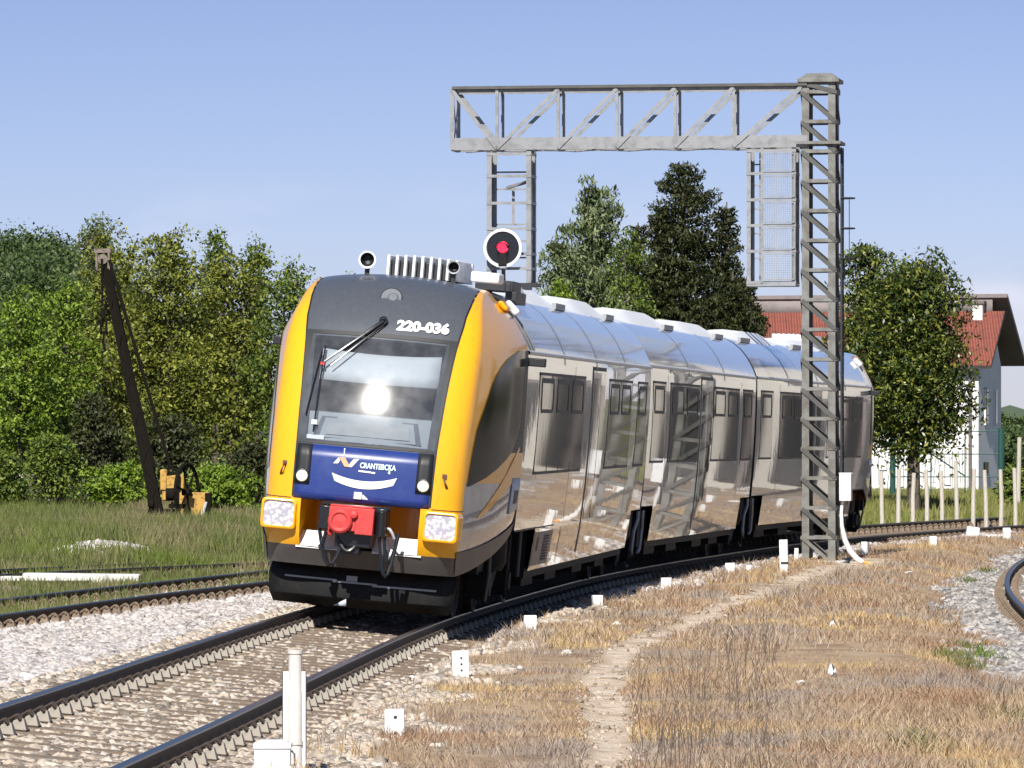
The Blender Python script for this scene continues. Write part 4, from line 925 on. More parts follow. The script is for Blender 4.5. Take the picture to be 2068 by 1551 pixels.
def bogie(root, u):
    b = empty('bogie', (0, u, 0)); b.parent = root
    for du in (-1.0, 1.0):
        for s_ in (1, -1): mb = MB(); wheel(mb, s_*.76, du); mb.build('wheel', M['rail'], b)
        MB().tube([(-.75, du, .40), (.75, du, .40)], .08, 10).build('axle', M['black'], b)
    mb = MB()
    for s_ in (1, -1):
        mb.bar((s_*1.02, -1.45, .62), (s_*1.02, -.55, .62), .16, .18).bar((s_*1.02, -.6, .6), (s_*1.02, -.3, .45), .16, .18).bar((s_*1.02, -.34, .43), (s_*1.02, .34, .43), .16, .18).bar((s_*1.02, .3, .45), (s_*1.02, .6, .6), .16, .18).bar((s_*1.02, .55, .62), (s_*1.02, 1.45, .62), .16, .18)
        for du in (-1, 1): mb.box((s_*1.06, du, .40), (.22, .34, .32)).lathe((s_*1.17, du, .40), (s_, 0, 0), [(.13, 0), (.12, .05), (.001, .06)], 14).tube([(s_*1.12, du+.25, .5), (s_*1.12, du+.25, .95)], .06, 8).tube([(s_*1.2, du-.3, .2), (s_*1.2, du-.3, .9)], .025, 6)
        mb.lathe((s_*1.0, 0, .55), (0, 0, 1), [(.22, 0), (.27, .1), (.27, .4), (.2, .48)], 16)
    mb.bbox((-1.0, -.25, .45), (1.0, .25, .75)); mb.build('bogie_frame', M['black'], b, bevel=.015)
    for s_ in (1, -1):
        MB().tube([(s_*1.24, -1.6, 1.0), (s_*1.26, -1.58, .55), (s_*1.22, -1.45, .25)], .02, 6).build('sand_pipe', mat_grey2, b)
        MB().tube([(s_*1.18, .5, .25), (s_*1.2, .55, .18), (s_*1.2, .75, .18), (s_*1.18, .8, .3)], .02, 6).build('foot_loop', mat_grey2, b)
        MB().tube([(s_*1.26, 1.4, 1.05), (s_*1.26, 1.42, .45)], .025, 6).build('sand_pipe', mat_grey2, b)
def underframe(root, a, b):
    mb = MB(); mb.bbox((-1.3, a, .42), (1.3, b, 1.06))
    for q in (a+1.2, a+4, a+7.5, b-2.2): mb.bbox((-1.15, q, .28), (1.15, q+1.3, .45))
    mb.build('underframe', M['black'], root)
def make_mid_car(Lm):
    root = empty('carriage', (0, 0, 0))
    sh = body_shell(root, .25, Lm-.25, [(.25, 1.65), (Lm-1.65, Lm-.25)])
    for side in (1, -1):
        for a, b in ((.75, 2.25), (2.9, 6.75), (8.75, 12.6), (13.25, 14.75)): window(sh, side, a*Lm/15.5, b*Lm/15.5, 1.72, 2.86)
        door(sh, side, 6.95*Lm/15.5, 8.55*Lm/15.5)
        for q in (2.55, 12.95): seam(sh, side, q*Lm/15.5)
    fairing(root, .3, 8.0, 3.96); fairing(root, 7.4, 15.2, 3.94)
    underframe(root, 1.7, Lm-1.7)
    return root
def gangway(root, u):
    j = empty('articulation', (0, u, 0)); j.parent = root
    mb = MB(); rows = []
    for k in range(9):
        y = -.26+.065*k; sc = .93 if k % 2 else .885
        pr = [(1.36*sc, .8), (1.38*sc, 2.6), (1.30*sc, 3.2), (1.0*sc, 3.52), (.5, 3.62*1.0), (-.5, 3.62), (-1.0*sc, 3.52), (-1.30*sc, 3.2), (-1.38*sc, 2.6), (-1.36*sc, .8)]
        rows.append([(v, y, w_) for v, w_ in pr])
    mb.grid(rows); mb.build('bellows', M['frame'], j)
    for s_ in (1, -1):
        for q in (-1, 1): MB().tube([(s_*1.40, q*.42, 1.02), (s_*1.40, q*.40, .92), (s_*1.38, q*.66, .74), (s_*1.37, q*.66, .46), (s_*1.36, q*.5, .40)], .025, 6).build('step_bracket', mat_grey, j)
    bogie(root, u)
mat_dk = mat('worn_bracket', (.13, .06, .04), .7)
mat_pale = mat('pale_grey_paint', (.50, .53, .58), .6)
mat_grey = mat('grey_paint', (.30, .31, .32), .5)
mat_grey2 = mat('dull_grey', (.07, .07, .072), .6)
mat_hatch = mat('brown_grey_hatch', (.22, .19, .18), .5, noise=(4, (.14, .115, .105), .45, .7))
mat_band = mat('roof_band_paint', (.46, .47, .48), .4)

S_NOSE = main.s_of_Y(61.0); L1, L2 = 20.0, 15.5
def chord(sa, sb, roll):
    PHI = math.radians(roll)
    A, B = main.frame(sa), main.frame(sb); e = (B[0]-A[0]).normalized(); r = Vector((e.y, -e.x, 0)).normalized()
    ez0 = r.cross(e); ex = r*math.cos(PHI)-ez0*math.sin(PHI); ez = ez0*math.cos(PHI)+r*math.sin(PHI)
    return A[0], ex, e, ez
def mtx(o, ex, e, ez): R = Matrix((ex, e, ez)).transposed().to_4x4(); R.translation = o; return R
train = empty('railcar', (0, 0, 0), 'three-section silver diesel railcar with a yellow and grey nose numbered 220-036', 'train')
def adopt(car, m):
    """hand a finished car's pieces to the train, two levels deep at most"""
    def settle(o, base, parent, depth):
        kids = list(o.children); loc = o.matrix_local.copy()
        o.parent = parent; o.matrix_parent_inverse = Matrix.Identity(4); o.matrix_local = base @ loc
        for k in kids:
            if depth < 2: settle(k, Matrix.Identity(4), o, depth+1)
            else: settle(k, base @ loc, parent, depth)
    for k in list(car.children): settle(k, m, train, 1)
    bpy.data.objects.remove(car)
A, ex, e, ez = chord(S_NOSE+4, S_NOSE+L1, 5.0); m1 = mtx(A-e*4, ex, e, ez); car1 = make_end_car()
A, ex, e, ez = chord(S_NOSE+L1+L2, S_NOSE+L1*2+L2-4, 3.2); m3 = mtx(A+e*L1, -ex, -e, ez); car3 = copy_tree(car1)
A, ex, e, ez = chord(S_NOSE+L1, S_NOSE+L1+L2, 3.7); m2 = mtx(A, ex, e, ez); car2 = make_mid_car(L2)
gangway(car1, L1); gangway(car2, L2); bpy.context.view_layer.update()
adopt(car1, m1); adopt(car2, m2); adopt(car3, m3)
# ------------------------------------------------------------------ signal gantry
def make_gantry():
    Y0 = 96.0; sc = F_PX/Y0
    base = at(1657, 1130, Y0); bz = -.12
    g = empty('signal_gantry', (base.x, base.y, 0), 'grey lattice signal gantry reaching over the track beside the last carriage', 'signal gantry')
    rot = math.radians(9.5); bx = Vector((-math.cos(rot), math.sin(rot), 0)); by = Vector((math.sin(rot), math.cos(rot), 0)); up = Vector((0, 0, 1))
    h = .29; dp = .30                                    # half sizes of the mast
    zof = lambda y: CAM_H-(y-HY)/sc
    ztop = zof(168)
    C = {(i, j): -bx*(i*h)+by*(j*dp) for i in (-1, 1) for j in (-1, 1)}  # i=+1 is the picture's right
    mb = MB()
    for (i, j), c in C.items():
        mb.angle(tuple(c+up*bz), tuple(c+up*ztop), .125, .014, 0, bx*i, by*-j)
    P = [bz+.03]; z = bz+.03
    zs = list(np.arange(zof(1085), ztop-.1, .513))
    for k, z in enumerate(zs):
        z2 = zs[k+1] if k+1 < len(zs) else ztop
        for a, b in (((-1, -1), (1, -1)), ((-1, 1), (1, 1)), ((-1, -1), (-1, 1)), ((1, -1), (1, 1))):
            pa, pb = C[a]*1.0, C[b]*1.0; n = (pa+pb).normalized()*.008
            mb.bar(pa+n+up*z, pb+n+up*z, .012, .062, 0, up=(0, 0, 1))
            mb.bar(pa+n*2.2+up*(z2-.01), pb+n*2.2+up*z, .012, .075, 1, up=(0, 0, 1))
    for a, b in (((-1, -1), (1, -1)), ((-1, 1), (1, 1)), ((-1, -1), (-1, 1)), ((1, -1), (1, 1))):
        n = (C[a]+C[b]).normalized()*.018; mb.bar(C[a]+n+up*zs[0], C[b]+n+up*(bz+.02), .012, .06)
    mb.build('mast', [M['steel_dk'], M['steel_shaded']], g)
    mb = MB(); R = Matrix.Rotation(-rot, 3, 'Z')
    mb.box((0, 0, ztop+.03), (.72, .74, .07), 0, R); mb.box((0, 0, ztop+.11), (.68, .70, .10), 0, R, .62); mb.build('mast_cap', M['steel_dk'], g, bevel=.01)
    zb = zof(290); mb = MB()
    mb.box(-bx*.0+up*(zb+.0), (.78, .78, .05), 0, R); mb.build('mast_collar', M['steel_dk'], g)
    MB().box((0, 0, bz+.0), (.85, .85, .22), 0, R).build('mast_footing', M['concrete'], g, bevel=.02)
    # beam: two trusses side by side
    zt, zl = zof(172), zof(298); Lb = 6.42; xs = [0.30, 1.48, 2.50, 3.52, 4.55, 5.63, Lb]
    mb = MB()
    for j in (-1, 1):
        o = by*(j*dp); q = lambda s, z: o+bx*s+up*z
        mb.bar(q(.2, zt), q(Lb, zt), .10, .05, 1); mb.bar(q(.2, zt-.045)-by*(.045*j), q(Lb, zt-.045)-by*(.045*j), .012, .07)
        mb.bar(q(.2, zl+.10), q(Lb, zl+.10), .014, .20); mb.bar(q(.2, zl+.2)-by*(.03*j), q(Lb, zl+.2)-by*(.03*j), .06, .012); mb.bar(q(.2, zl)-by*(.03*j), q(Lb, zl)-by*(.03*j), .08, .014)
        for k, s in enumerate(xs[1:]): mb.bar(q(s, zl), q(s, zt-.02), .055 if k < 5 else .07, .03, up=by)
        for k in range(5):
            a, b = xs[k], xs[k+1]
            mb.bar(q(b, zl+.02)+by*(j*.02), q(a, zt-.04)+by*(j*.02), .016, .062)
        mb.bar(q(xs[-2], zl+.02)+by*(j*.02), q(Lb, zt-.04)+by*(j*.02), .016, .062)
    for s in xs[1:]:
        for z in (zt, zl): mb.bar(bx*s-by*dp+up*z, bx*s+by*dp+up*z, .05, .03)
    mb.bar(bx*Lb-by*dp+up*zt, bx*Lb+by*dp+up*zl, .012, .05); mb.bar(bx*(Lb-.02)-by*dp+up*zl, bx*(Lb-.02)+by*dp+up*zt, .012, .05)
    for k in range(12):
        s = .5+k*.48; mb.bar(bx*s-by*dp*(1 if k % 2 else -1)+up*(zl-.02), bx*(s+.48)+by*dp*(1 if k % 2 else -1)+up*(zl-.02), .04, .012)
    mb.build('beam', [M['steel'], M['steel_shaded']], g)
    # hanging frames
    def inv(x): return (at(x, 400, Y0).x-base.x)/-math.cos(rot)*1.0        # picture column -> distance along the beam
    zb2 = zof(573)
    s0, s1 = inv(988), inv(1078); mb = MB()
    for s in (s0, s1):
        for j in (-1, 1):
            mb.angle(tuple(bx*s+by*(j*.28)+up*zb2), tuple(bx*s+by*(j*.28)+up*zl), .085, .014, 0, bx*(1 if s == s0 else -1)*-1, by*-j)
    for y in (307, 352, 407, 459, 510, 540):
        z = zof(y); mb.bar(bx*s0-by*.285+up*z, bx*s1-by*.285+up*z, .012, .05)
        for s in (s0, s1): mb.bar(bx*s-by*.28+up*z, bx*s+by*.28+up*z, .012, .05)
    for y in (341, 376, 448, 482, 516): z = zof(y); mb.bar(bx*s0+by*.27+up*z, bx*s1+by*.27+up*z, .03, .03)
    sm = (s0+s1)/2; mb.bar(bx*sm+by*.2+up*zof(450), bx*sm+by*.2+up*zof(372), .05); mb.bar(bx*(sm+.1)+by*.1+up*zof(374), bx*(s1+.02)-by*.2+up*zof(362), .05)
    mb.build('signal_cage', M['steel'], g)
    mb = MB(); mb.box(bx*sm+up*(zb2+.0), (abs(s1-s0)+.18, .62, .06), 0, R); mb.bar(bx*(s0+.03)-by*.3+up*(zb2-.05), bx*(s1-.02)-by*.3+up*(zb2-.05), .05, .09); mb.build('platform', M['dkmetal'], g)
    # signal head
    c = bx*inv(1024)-by*.42+up*zof(499); d = -by
    mb = MB().lathe(c, d, [(.001, -.06), (.30, -.06), (.325, -.02), (.325, .03)], 36, 1).lathe(c, d, [(.326, -.025), (.338, .0), (.338, .045), (.292, .05), (.285, .02)], 36, 0).lathe(c, d, [(.286, .02), (.10, .02), (.10, .035)], 36, 1)
    mb.tube([c-up*.33+by*.03, bx*inv(1024)-by*.36+up*(zb2+.0)], .035, 8, 1); mb.box(c-up*.34+by*.03, (.12, .08, .05), 0, R)
    mb.build('signal_head', [M['white'], M['black_gloss']], g)
    # hood open downward-seen: a half tube under and around the lens
    rows = []
    for k in range(2):
        rows.append([c+d*(.03+.20*k)+(bx*math.cos(t)+up*math.sin(t))*(.105) for t in np.linspace(-PI*.02, PI*1.02, 12)])
    hb = MB().grid(rows); hb.build('signal_hood', M['black_gloss'], g, solid=.006)
    MB().box(c+d*.04-up*.205, (.15, .05, .22), 0, R).build('signal_cover', M['black'], g, bevel=.01)
    MB().lathe(c+up*.015, d, [(.10, .03), (.085, .055), (.05, .075), (.001, .085)], 20).build('signal_lens', mat('red_signal_lens', (.5, .02, .03), .2, emit=((1, .03, .08), 1.6)), g)
    # mesh cage beside the mast
    s0, s1, s2 = inv(1513), inv(1543), inv(1611); mb = MB()
    for s in (s0, s2):
        for j in (-1, 1): mb.angle(tuple(bx*s+by*(j*.28)+up*zb2), tuple(bx*s+by*(j*.28)+up*zl), .07, .012, 0, bx*(1 if s == s2 else -1), by*-j)
    mb.bar(bx*s1-by*.29+up*zb2, bx*s1-by*.29+up*zl, .035); mb.bar(bx*(s1+.08)+by*.25+up*zb2, bx*(s1+.08)+by*.25+up*zl, .05)
    ysq = (305, 351, 404, 456, 508, 571)
    for y in ysq:
        z = zof(y); mb.bar(bx*s0-by*.285+up*z, bx*s2-by*.285+up*z, .012, .05)
        for s in (s0, s2): mb.bar(bx*s-by*.28+up*z, bx*s+by*.28+up*z, .012, .05)
    mb.bar(bx*s0+up*(zb2-.03), bx*s2+up*(zb2-.03), .6, .03)
    for j, y in enumerate((330, 372, 420, 470, 520)):
        z = zof(y); mb.bar(bx*(s0-.06)+by*.22+up*z, bx*(s1+.02)+by*.22+up*(z), .025)
    mb.build('access_cage', M['steel'], g)
    mb = MB()
    for a, b in zip(ysq[:-1], ysq[1:]):
        za, zb_ = zof(a)-.05, zof(b)+.05; xa, xb = s1-.03, s2+.02
        for t in np.linspace(0, 1, 15): mb.bar(bx*(xa+(xb-xa)*t)-by*.31+up*za, bx*(xa+(xb-xa)*t)-by*.31+up*zb_, .006)
        for t in np.linspace(0, 1, 12): mb.bar(bx*xa-by*.313+up*(za+(zb_-za)*t), bx*xb-by*.313+up*(za+(zb_-za)*t), .006)
        for p, q in (((xa, za), (xb, za)), ((xb, za), (xb, zb_)), ((xb, zb_), (xa, zb_)), ((xa, zb_), (xa, za))): mb.bar(bx*p[0]-by*.31+up*p[1], bx*q[0]-by*.31+up*q[1], .022)
    mb.build('mesh_panel', M['steel'], g)
    # ladder with back hoops on the mast's far side
    mb = MB(); lx = -bx*.36
    for j in (.0, .3): mb.bar(lx+by*j+up*.6, lx+by*j+up*(zl), .03)
    for z in np.arange(.8, zl, .3): mb.bar(lx+up*z, lx+by*.3+up*z, .022)
    for y in (400, 461, 522): 
        z = zof(y); mb.tube([lx+by*(.15-.18)+up*z]+[lx-bx*(.22*math.sin(t))+by*(.15-.18*math.cos(t))+up*z for t in np.linspace(.3, PI-.3, 7)]+[lx+by*.33+up*z], .014, 5)
    mb.bar(lx-bx*.13+by*.1+up*zof(540), lx-bx*.13+by*.1+up*zof(398), .014); mb.build('mast_ladder', M['dkmetal'], g)
    c = at(1708, 984, Y0-.3)-Vector((base.x, base.y, 0)); c = Vector((c.x, c.y, c.z))
    MB().box(c, (.20, .26, .47), 0, R).box(c+up*.24, (.22, .28, .02), 0, R).build('control_box', M['white'], g, bevel=.01)
    pts = [at(x, y, Y0-.3)-Vector((base.x, base.y, 0)) for x, y in ((1701, 1010), (1699, 1035), (1700, 1062), (1706, 1090), (1716, 1112), (1730, 1128), (1742, 1135))]
    MB().tube(pts, [.03, .03, .035, .045, .05, .05, .04], 8).build('cable_conduit', M['pvc'], g)
    e_ = pts[-1]; MB().tube([e_, e_+Vector((.10, -.05, -.02)), e_+Vector((.2, -.05, -.06))], .03, 6).build('cable', M['orange'], g)
    return g
make_gantry()

# ------------------------------------------------------------------ hand crane in the grass
def make_crane():
    Y0 = 132.0; sc = F_PX/Y0; b = at(352, 1046, Y0); zg = float(height(np.array([b.x]), np.array([b.y]))[0])
    g = empty('hand_crane', (b.x, b.y, zg), 'old rusty hand crane with a leaning lattice jib standing in the grass', 'crane')
    q = lambda x, y, d=0: at(x, y, Y0)-Vector((b.x, 0, zg))-Vector((0, Y0-d, 0))
    q = lambda x, y, d=0.0: Vector(((x-352)/sc, d, (1046-y)/sc))
    mb = MB(); top, bot = q(208, 497), q(322, 1040)
    for d in (-.14, .14):
        mb.bar(bot+Vector((-.12, d, 0)), top+Vector((-.08, d, 0)), .07, .05); mb.bar(bot+Vector((.12, d, 0)), top+Vector((.08, d, 0)), .07, .05)
        n = 14
        for k in range(n):
            t0, t1 = k/n, (k+1)/n; s = .12-.04*t0
            a = bot+(top-bot)*t0+Vector((-s if k % 2 else s, d, 0)); c = bot+(top-bot)*t1+Vector((s if k % 2 else -s, d, 0)); mb.bar(a, c, .02, .06)
    mb.bar(bot+Vector((0, 0, 0)), bot+(top-bot)*.97, .26, .20)
    mb.box(bot+Vector((.02, 0, .12)), (.55, .5, .35)); mb.build('jib', M['crane_dark'], g)
    mb = MB().bar(top+Vector((-.15, -.17, -.0)), top+Vector((-.13, -.17, -.42)), .05, .10).bar(top+Vector((.15, -.17, 0)), top+Vector((.15, -.17, -.42)), .05, .10).box(top+Vector((0, 0, .04)), (.40, .40, .10)).lathe(top+Vector((0, -.1, -.16)), (0, -1, 0), [(.001, 0), (.12, 0), (.12, .08), (.001, .08)], 14)
    mb.build('jib_head', mat('worn_grey_iron', (.20, .16, .13), .7, noise=(9, (.08, .06, .045), .45, .7)), g)
    mb = MB()
    for a, c in (((222, 512), (347, 935)), ((218, 530), (313, 930))):
        for d in (-.2,): mb.tube([q(*a, d), q(*c, d)], .045, 6)
    mb.bar(q(300, 872, -.2), q(336, 872, -.2), .03); mb.bar(q(300, 823, -.2), q(328, 823, -.2), .03); mb.build('tie_rod', M['crane_dark'], g)
    mb = MB().tube([q(207, 510, -.2), q(208, 605, -.2)], .03, 6).box(q(209, 620, -.2), (.10, .12, .25)).box(q(205, 645, -.2), (.05, .14, .3)).box(q(216, 645, -.2), (.05, .14, .3)).bar(q(203, 660, -.2), q(219, 660, -.2), .06).tube([q(211, 655, -.2), q(210, 680, -.2), q(214, 695, -.2), q(206, 700, -.2)], .03, 6)
    mb.build('hook_block', M['crane_dark'], g)
    # yellow winch frame
    mb = MB()
    mb.box(q(392, 1014), (.74, .56, .78)); mb.box(q(350, 972), (.52, .34, .62)); mb.box(q(331, 956), (.16, .4, .5)); mb.box(q(362, 1036), (.9, .6, .22)); mb.build('winch_housing', M['crane_yel'], g, bevel=.03)
    mb = MB(); mb.box(q(421, 1010), (.14, .62, .66)); mb.box(q(340, 1030), (.40, .4, .34)); mb.bar(q(330, 947, -.15), q(366, 940, -.15), .06); mb.bar(q(335, 1034, -.1), q(422, 1034, -.1), .10, .06); mb.bar(q(342, 1008, -.28), q(375, 1008, -.28), .06, .1); mb.bar(q(346, 1040, -.28), q(350, 1000, -.28), .07); mb.bar(q(358, 1040, -.28), q(360, 940, -.28), .10)
    mb.lathe(q(345, 985, -.3), (1, 0, 0), [(.001, -.1), (.15, -.1), (.15, .1), (.001, .1)], 14); mb.lathe(q(306, 1005, -.1), (1, 0, 0), [(.001, -.06), (.12, -.06), (.12, .06), (.001, .06)], 12).tube([q(300, 990), q(301, 1010)], .04, 6)
    mb.build('winch', M['crane_dark'], g, bevel=.01)
    cs = q(380, 980, -.55); ax = Vector((.93, -.36, 0)).normalized(); mb = MB(); r_ = .66
    u_ = Vector((0, 0, 1)); v_ = ax.cross(u_)
    ringp = [cs+(u_*math.cos(t)+v_*math.sin(t))*r_ for t in np.linspace(0, 2*PI, 33)]; mb.tube(ringp, .045, 8, cap=False)
    for k in range(6): t = k*PI/3+.3; mb.tube([cs, cs+(u_*math.cos(t)+v_*math.sin(t))*r_], .028, 6)
    mb.lathe(cs, ax, [(.001, -.1), (.09, -.1), (.09, .1), (.001, .1)], 12); mb.build('hand_wheel', M['crane_dark'], g)
    mb = MB().tube([q(404, 1040, -.3), q(412, 1020, -.3), q(418, 1000, -.3)], .03, 6); mb.build('strap', mat_pale, g)
make_crane()

# ------------------------------------------------------------------ small trackside things
def on_ground(x, y):                                     # first place the line of sight through a picture point meets the ground
    Yq = np.arange(25, 190, .02); zr = CAM_H-(y-HY)*Yq/F_PX; zg = height((x-CX)*Yq/F_PX, Yq); k = int(np.argmax(zr <= zg))
    return Vector(((x-CX)*Yq[k]/F_PX, Yq[k], zg[k]))
STK = [(798, 1490, 42, 58, 'white concrete peg with two dark holes, the nearest one at the bottom of the photo', 2), (930, 1366, 36, 52, 'white peg with a column of small holes, second nearest, by brown grass', 3), (1071, 1271, 28, 28, 'plain white peg by the edge of the train shadow, third from the front', 0), (1206, 1227, 26, 25, 'plain white peg in yellow grass where the worn path bends', 0), (1346, 1190, 23, 23, 'plain white peg standing alone below the middle carriage', 0), (1475, 1161, 21, 24, 'plain white peg just left of the small yellowish stub', 0),
       (1512, 1158, 11, 17, 'small yellowish stub of a peg between two white pegs', 0), (1583, 1160, 18, 70, 'tall thin white peg with a black band, left of the gantry foot', 4), (1608, 1131, 9, 24, 'thin pale peg tight against the gantry foot', 0), (1747, 1119, 17, 25, 'white peg right of the gantry by the white cable pipe', 0), (1884, 1103, 16, 20, 'white peg in front of the distant rails right of the railcar', 0), (2033, 1091, 16, 25, 'white peg beside the rails, farthest to the right', 0)]
for x, y, wpx, hpx, lab, holes in STK:
    p = on_ground(x, y); s = F_PX/p.y; wd, hh = wpx/s, hpx/s
    r = empty('track_peg', p, lab, 'track marker', 'white pegs along the track')
    mb = MB(); R = Matrix.Rotation(random.uniform(-.15, .25), 3, 'Z') @ Matrix.Rotation(random.uniform(-.04, .04), 3, 'Y')
    mb.box((0, 0, hh/2-.04), (wd*.92, wd*.5 if holes != 4 else wd, hh+.08), 0, R)
    if holes in (2, 3): mb.box(R @ Vector((-wd*.40, -wd*.29, hh/2)), (wd*.14, wd*.12, hh*.98), 0, R)
    mb.build('post', M['stake'], r, bevel=.008)
    if holes in (2, 3):
        mb = MB()
        for k in range(holes): mb.lathe(R @ Vector((wd*.05, -wd*.255, hh*(.72-(.56 if holes == 2 else .24)*k))), R @ Vector((0, -1, 0)), [(.013 if holes == 2 else .010, 0), (.010, .002), (.001, .002)], 10)
        mb.build('hole', M['hole'], r)
    if holes == 4: MB().box(R @ Vector((wd*.12, -wd*.02, hh*.33)), (wd*.8, wd*1.04, hh*.07), 0, R).build('band', M['hole'], r)
p = on_ground(1978, 1087); s = F_PX/p.y
r = empty('broken_peg', p, 'broken whitish peg with fallen pieces beside the far rails', 'track marker', 'white pegs along the track')
MB().box((-.15, 0, .1), (.28, .2, .30), 0, Matrix.Rotation(.15, 3, 'Y')).box((.35, .1, .02), (.55, .25, .12), 0, Matrix.Rotation(.3, 3, 'Z')).build('post', M['stake'], r, bevel=.03)
# near post group with its box
Y0 = 33.2; s = F_PX/Y0; p = at(596, 1560, Y0); zg = float(height(np.array([p.x]), np.array([p.y]))[0])
r = empty('cable_post', (p.x, p.y, zg), 'grey tube between two pale channel posts in the foreground beside the rail', 'post')
zt = lambda y: CAM_H-(y-HY)/s-zg
MB().lathe((0, 0, 0), (0, 0, 1), [(.043, -.1), (.043, zt(1398)), (.040, zt(1396)), (.040, zt(1322)), (.046, zt(1320)), (.046, zt(1313)), (.001, zt(1312))], 18).lathe((0, 0, zt(1500)), (0, 0, 1), [(.05, -.01), (.05, .01)], 18).build('tube', mat('pale_tube', (.62, .57, .52), .6, noise=(8, (.45, .41, .37), .5, .8)), r)
for dx, w_ in ((-.055, .045), (.048, .038)):
    MB().bbox((dx-w_/2, -.005, -.1), (dx+w_/2, .0, zt(1356))).bbox((dx-w_/2, -.005, -.1), (dx-w_/2+.005, .04, zt(1356))).bbox((dx+w_/2-.005, -.005, -.1), (dx+w_/2, .04, zt(1356))).build('channel_post', mat_pale2 if 'mat_pale2' in globals() else M['white'], r)
q = at(551, 1520, Y0-.6); zb = float(height(np.array([q.x]), np.array([q.y]))[0])
r = empty('junction_box', (q.x, q.y, zb), 'white junction box with a lid at the foot of the foreground post', 'box')
sb = F_PX/(Y0-.6); zq = lambda y: CAM_H-(y-HY)/sb-zb
MB().bbox((-.105, -.09, zq(1548)), (.105, .09, zq(1512))).bbox((-.115, -.10, zq(1556)), (.135, .10, zq(1546))).build('case', M['white'], r, bevel=.006)
MB().bbox((-.112, -.098, zq(1511)), (.112, .098, zq(1500))).box((0, 0, zq(1498)), (.2, .18, .02), 0, None, .8).build('lid', M['white'], r, bevel=.006)
MB().bbox((-.04, -.04, -.05), (.04, .04, zq(1557))).build('stand', mat_grey, r)
MB().tube([(.112, -.05, zq(1515)), (.13, -.06, zq(1522)), (.13, -.06, zq(1545))], .006, 5).build('latch', M['frame'], r)
# pale slab, plank, rocks, litter
p = on_ground(166, 1184); s = F_PX/p.y
o = MB().box((0, 0, .0), (235/s, .5, .15), 0, Matrix.Rotation(-.03, 3, 'Z') @ Matrix.Rotation(.012, 3, 'Y')).box((-.55, -.2, -.0), (1.4, .3, .08)).build('concrete_slab', M['concrete'], bevel=.02); o.location = (p.x, p.y, p.z+.12)
tag(o, 'long pale concrete slab lying in the grass beside the left track', 'slab')
p = at(60, 962, 146); o = MB().box((0, 0, 0), (1.5, .2, .09)).bar((-.5, 0, -.05), (-.5, 0, -1.0), .06).bar((.5, 0, -.05), (.5, 0, -1.0), .06).build('plank_bench', M['wood'], bevel=.01); o.location = p
tag(o, 'pale plank on low posts under the trees at the far left', 'plank')
def rock(x, y, wpx, hpx, lab):
    p = on_ground(x, y); s = F_PX/p.y; bm = bmesh.new(); bmesh.ops.create_icosphere(bm, subdivisions=2, radius=.5)
    sd_ = random.random()*50
    for v in bm.verts:
        k = .8+.35*math.sin(v.co.x*5+sd_)*math.cos(v.co.y*4+sd_*2)+.2*math.sin(v.co.z*7+sd_); v.co *= k
        v.co.x *= wpx/s; v.co.y *= wpx/s*.9; v.co.z *= hpx/s*1.1
    me = bpy.data.meshes.new('rock'); bm.to_mesh(me); bm.free(); me.materials.append(M['rock']); o = link('rock', me); o.location = p+Vector((0, 0, hpx/s*.25)); tag(o, lab, 'rock', 'pale rocks in the dry grass')
for a in ((886, 1512, 36, 20, 'large pale rock in brown grass at the bottom of the photo'), (1614, 1384, 22, 14, 'flat white rock left of the bit of litter'), (1552, 1396, 13, 8, 'small white rock left of the flat white rock'), (1683, 1264, 16, 14, 'grey-white stone in the golden grass'), (1368, 1380, 16, 16, 'round pale stone in the grey weeds right of the path'), (1145, 1320, 28, 10, 'flat pale stone in brown grass left of the path bend'), (1468, 1483, 14, 8, 'small flat stone low in the weeds at the bottom right of the path'),
          (1832, 1160, 20, 9, 'pale flat stone right of the gantry foot in dry grass'), (1656, 1203, 12, 12, 'small grey stone near the upper end of the worn path'), (1248, 1262, 22, 10, 'pale flake of stone beside the fourth peg')): rock(*a)
p = on_ground(1680, 1368); s = F_PX/p.y
o = MB().add([(0, 0, 0), (.05, .02, .02), (.03, .04, .08), (-.01, .02, .13), (-.04, -.02, .03), (.01, -.03, .05)], [(0, 1, 2), (0, 2, 3), (0, 3, 4), (1, 5, 2), (4, 5, 0), (5, 4, 3)]).build('litter', M['white_dec'], solid=.002); o.location = p; tag(o, 'crumpled scrap of white litter standing in the dry grass', 'litter')
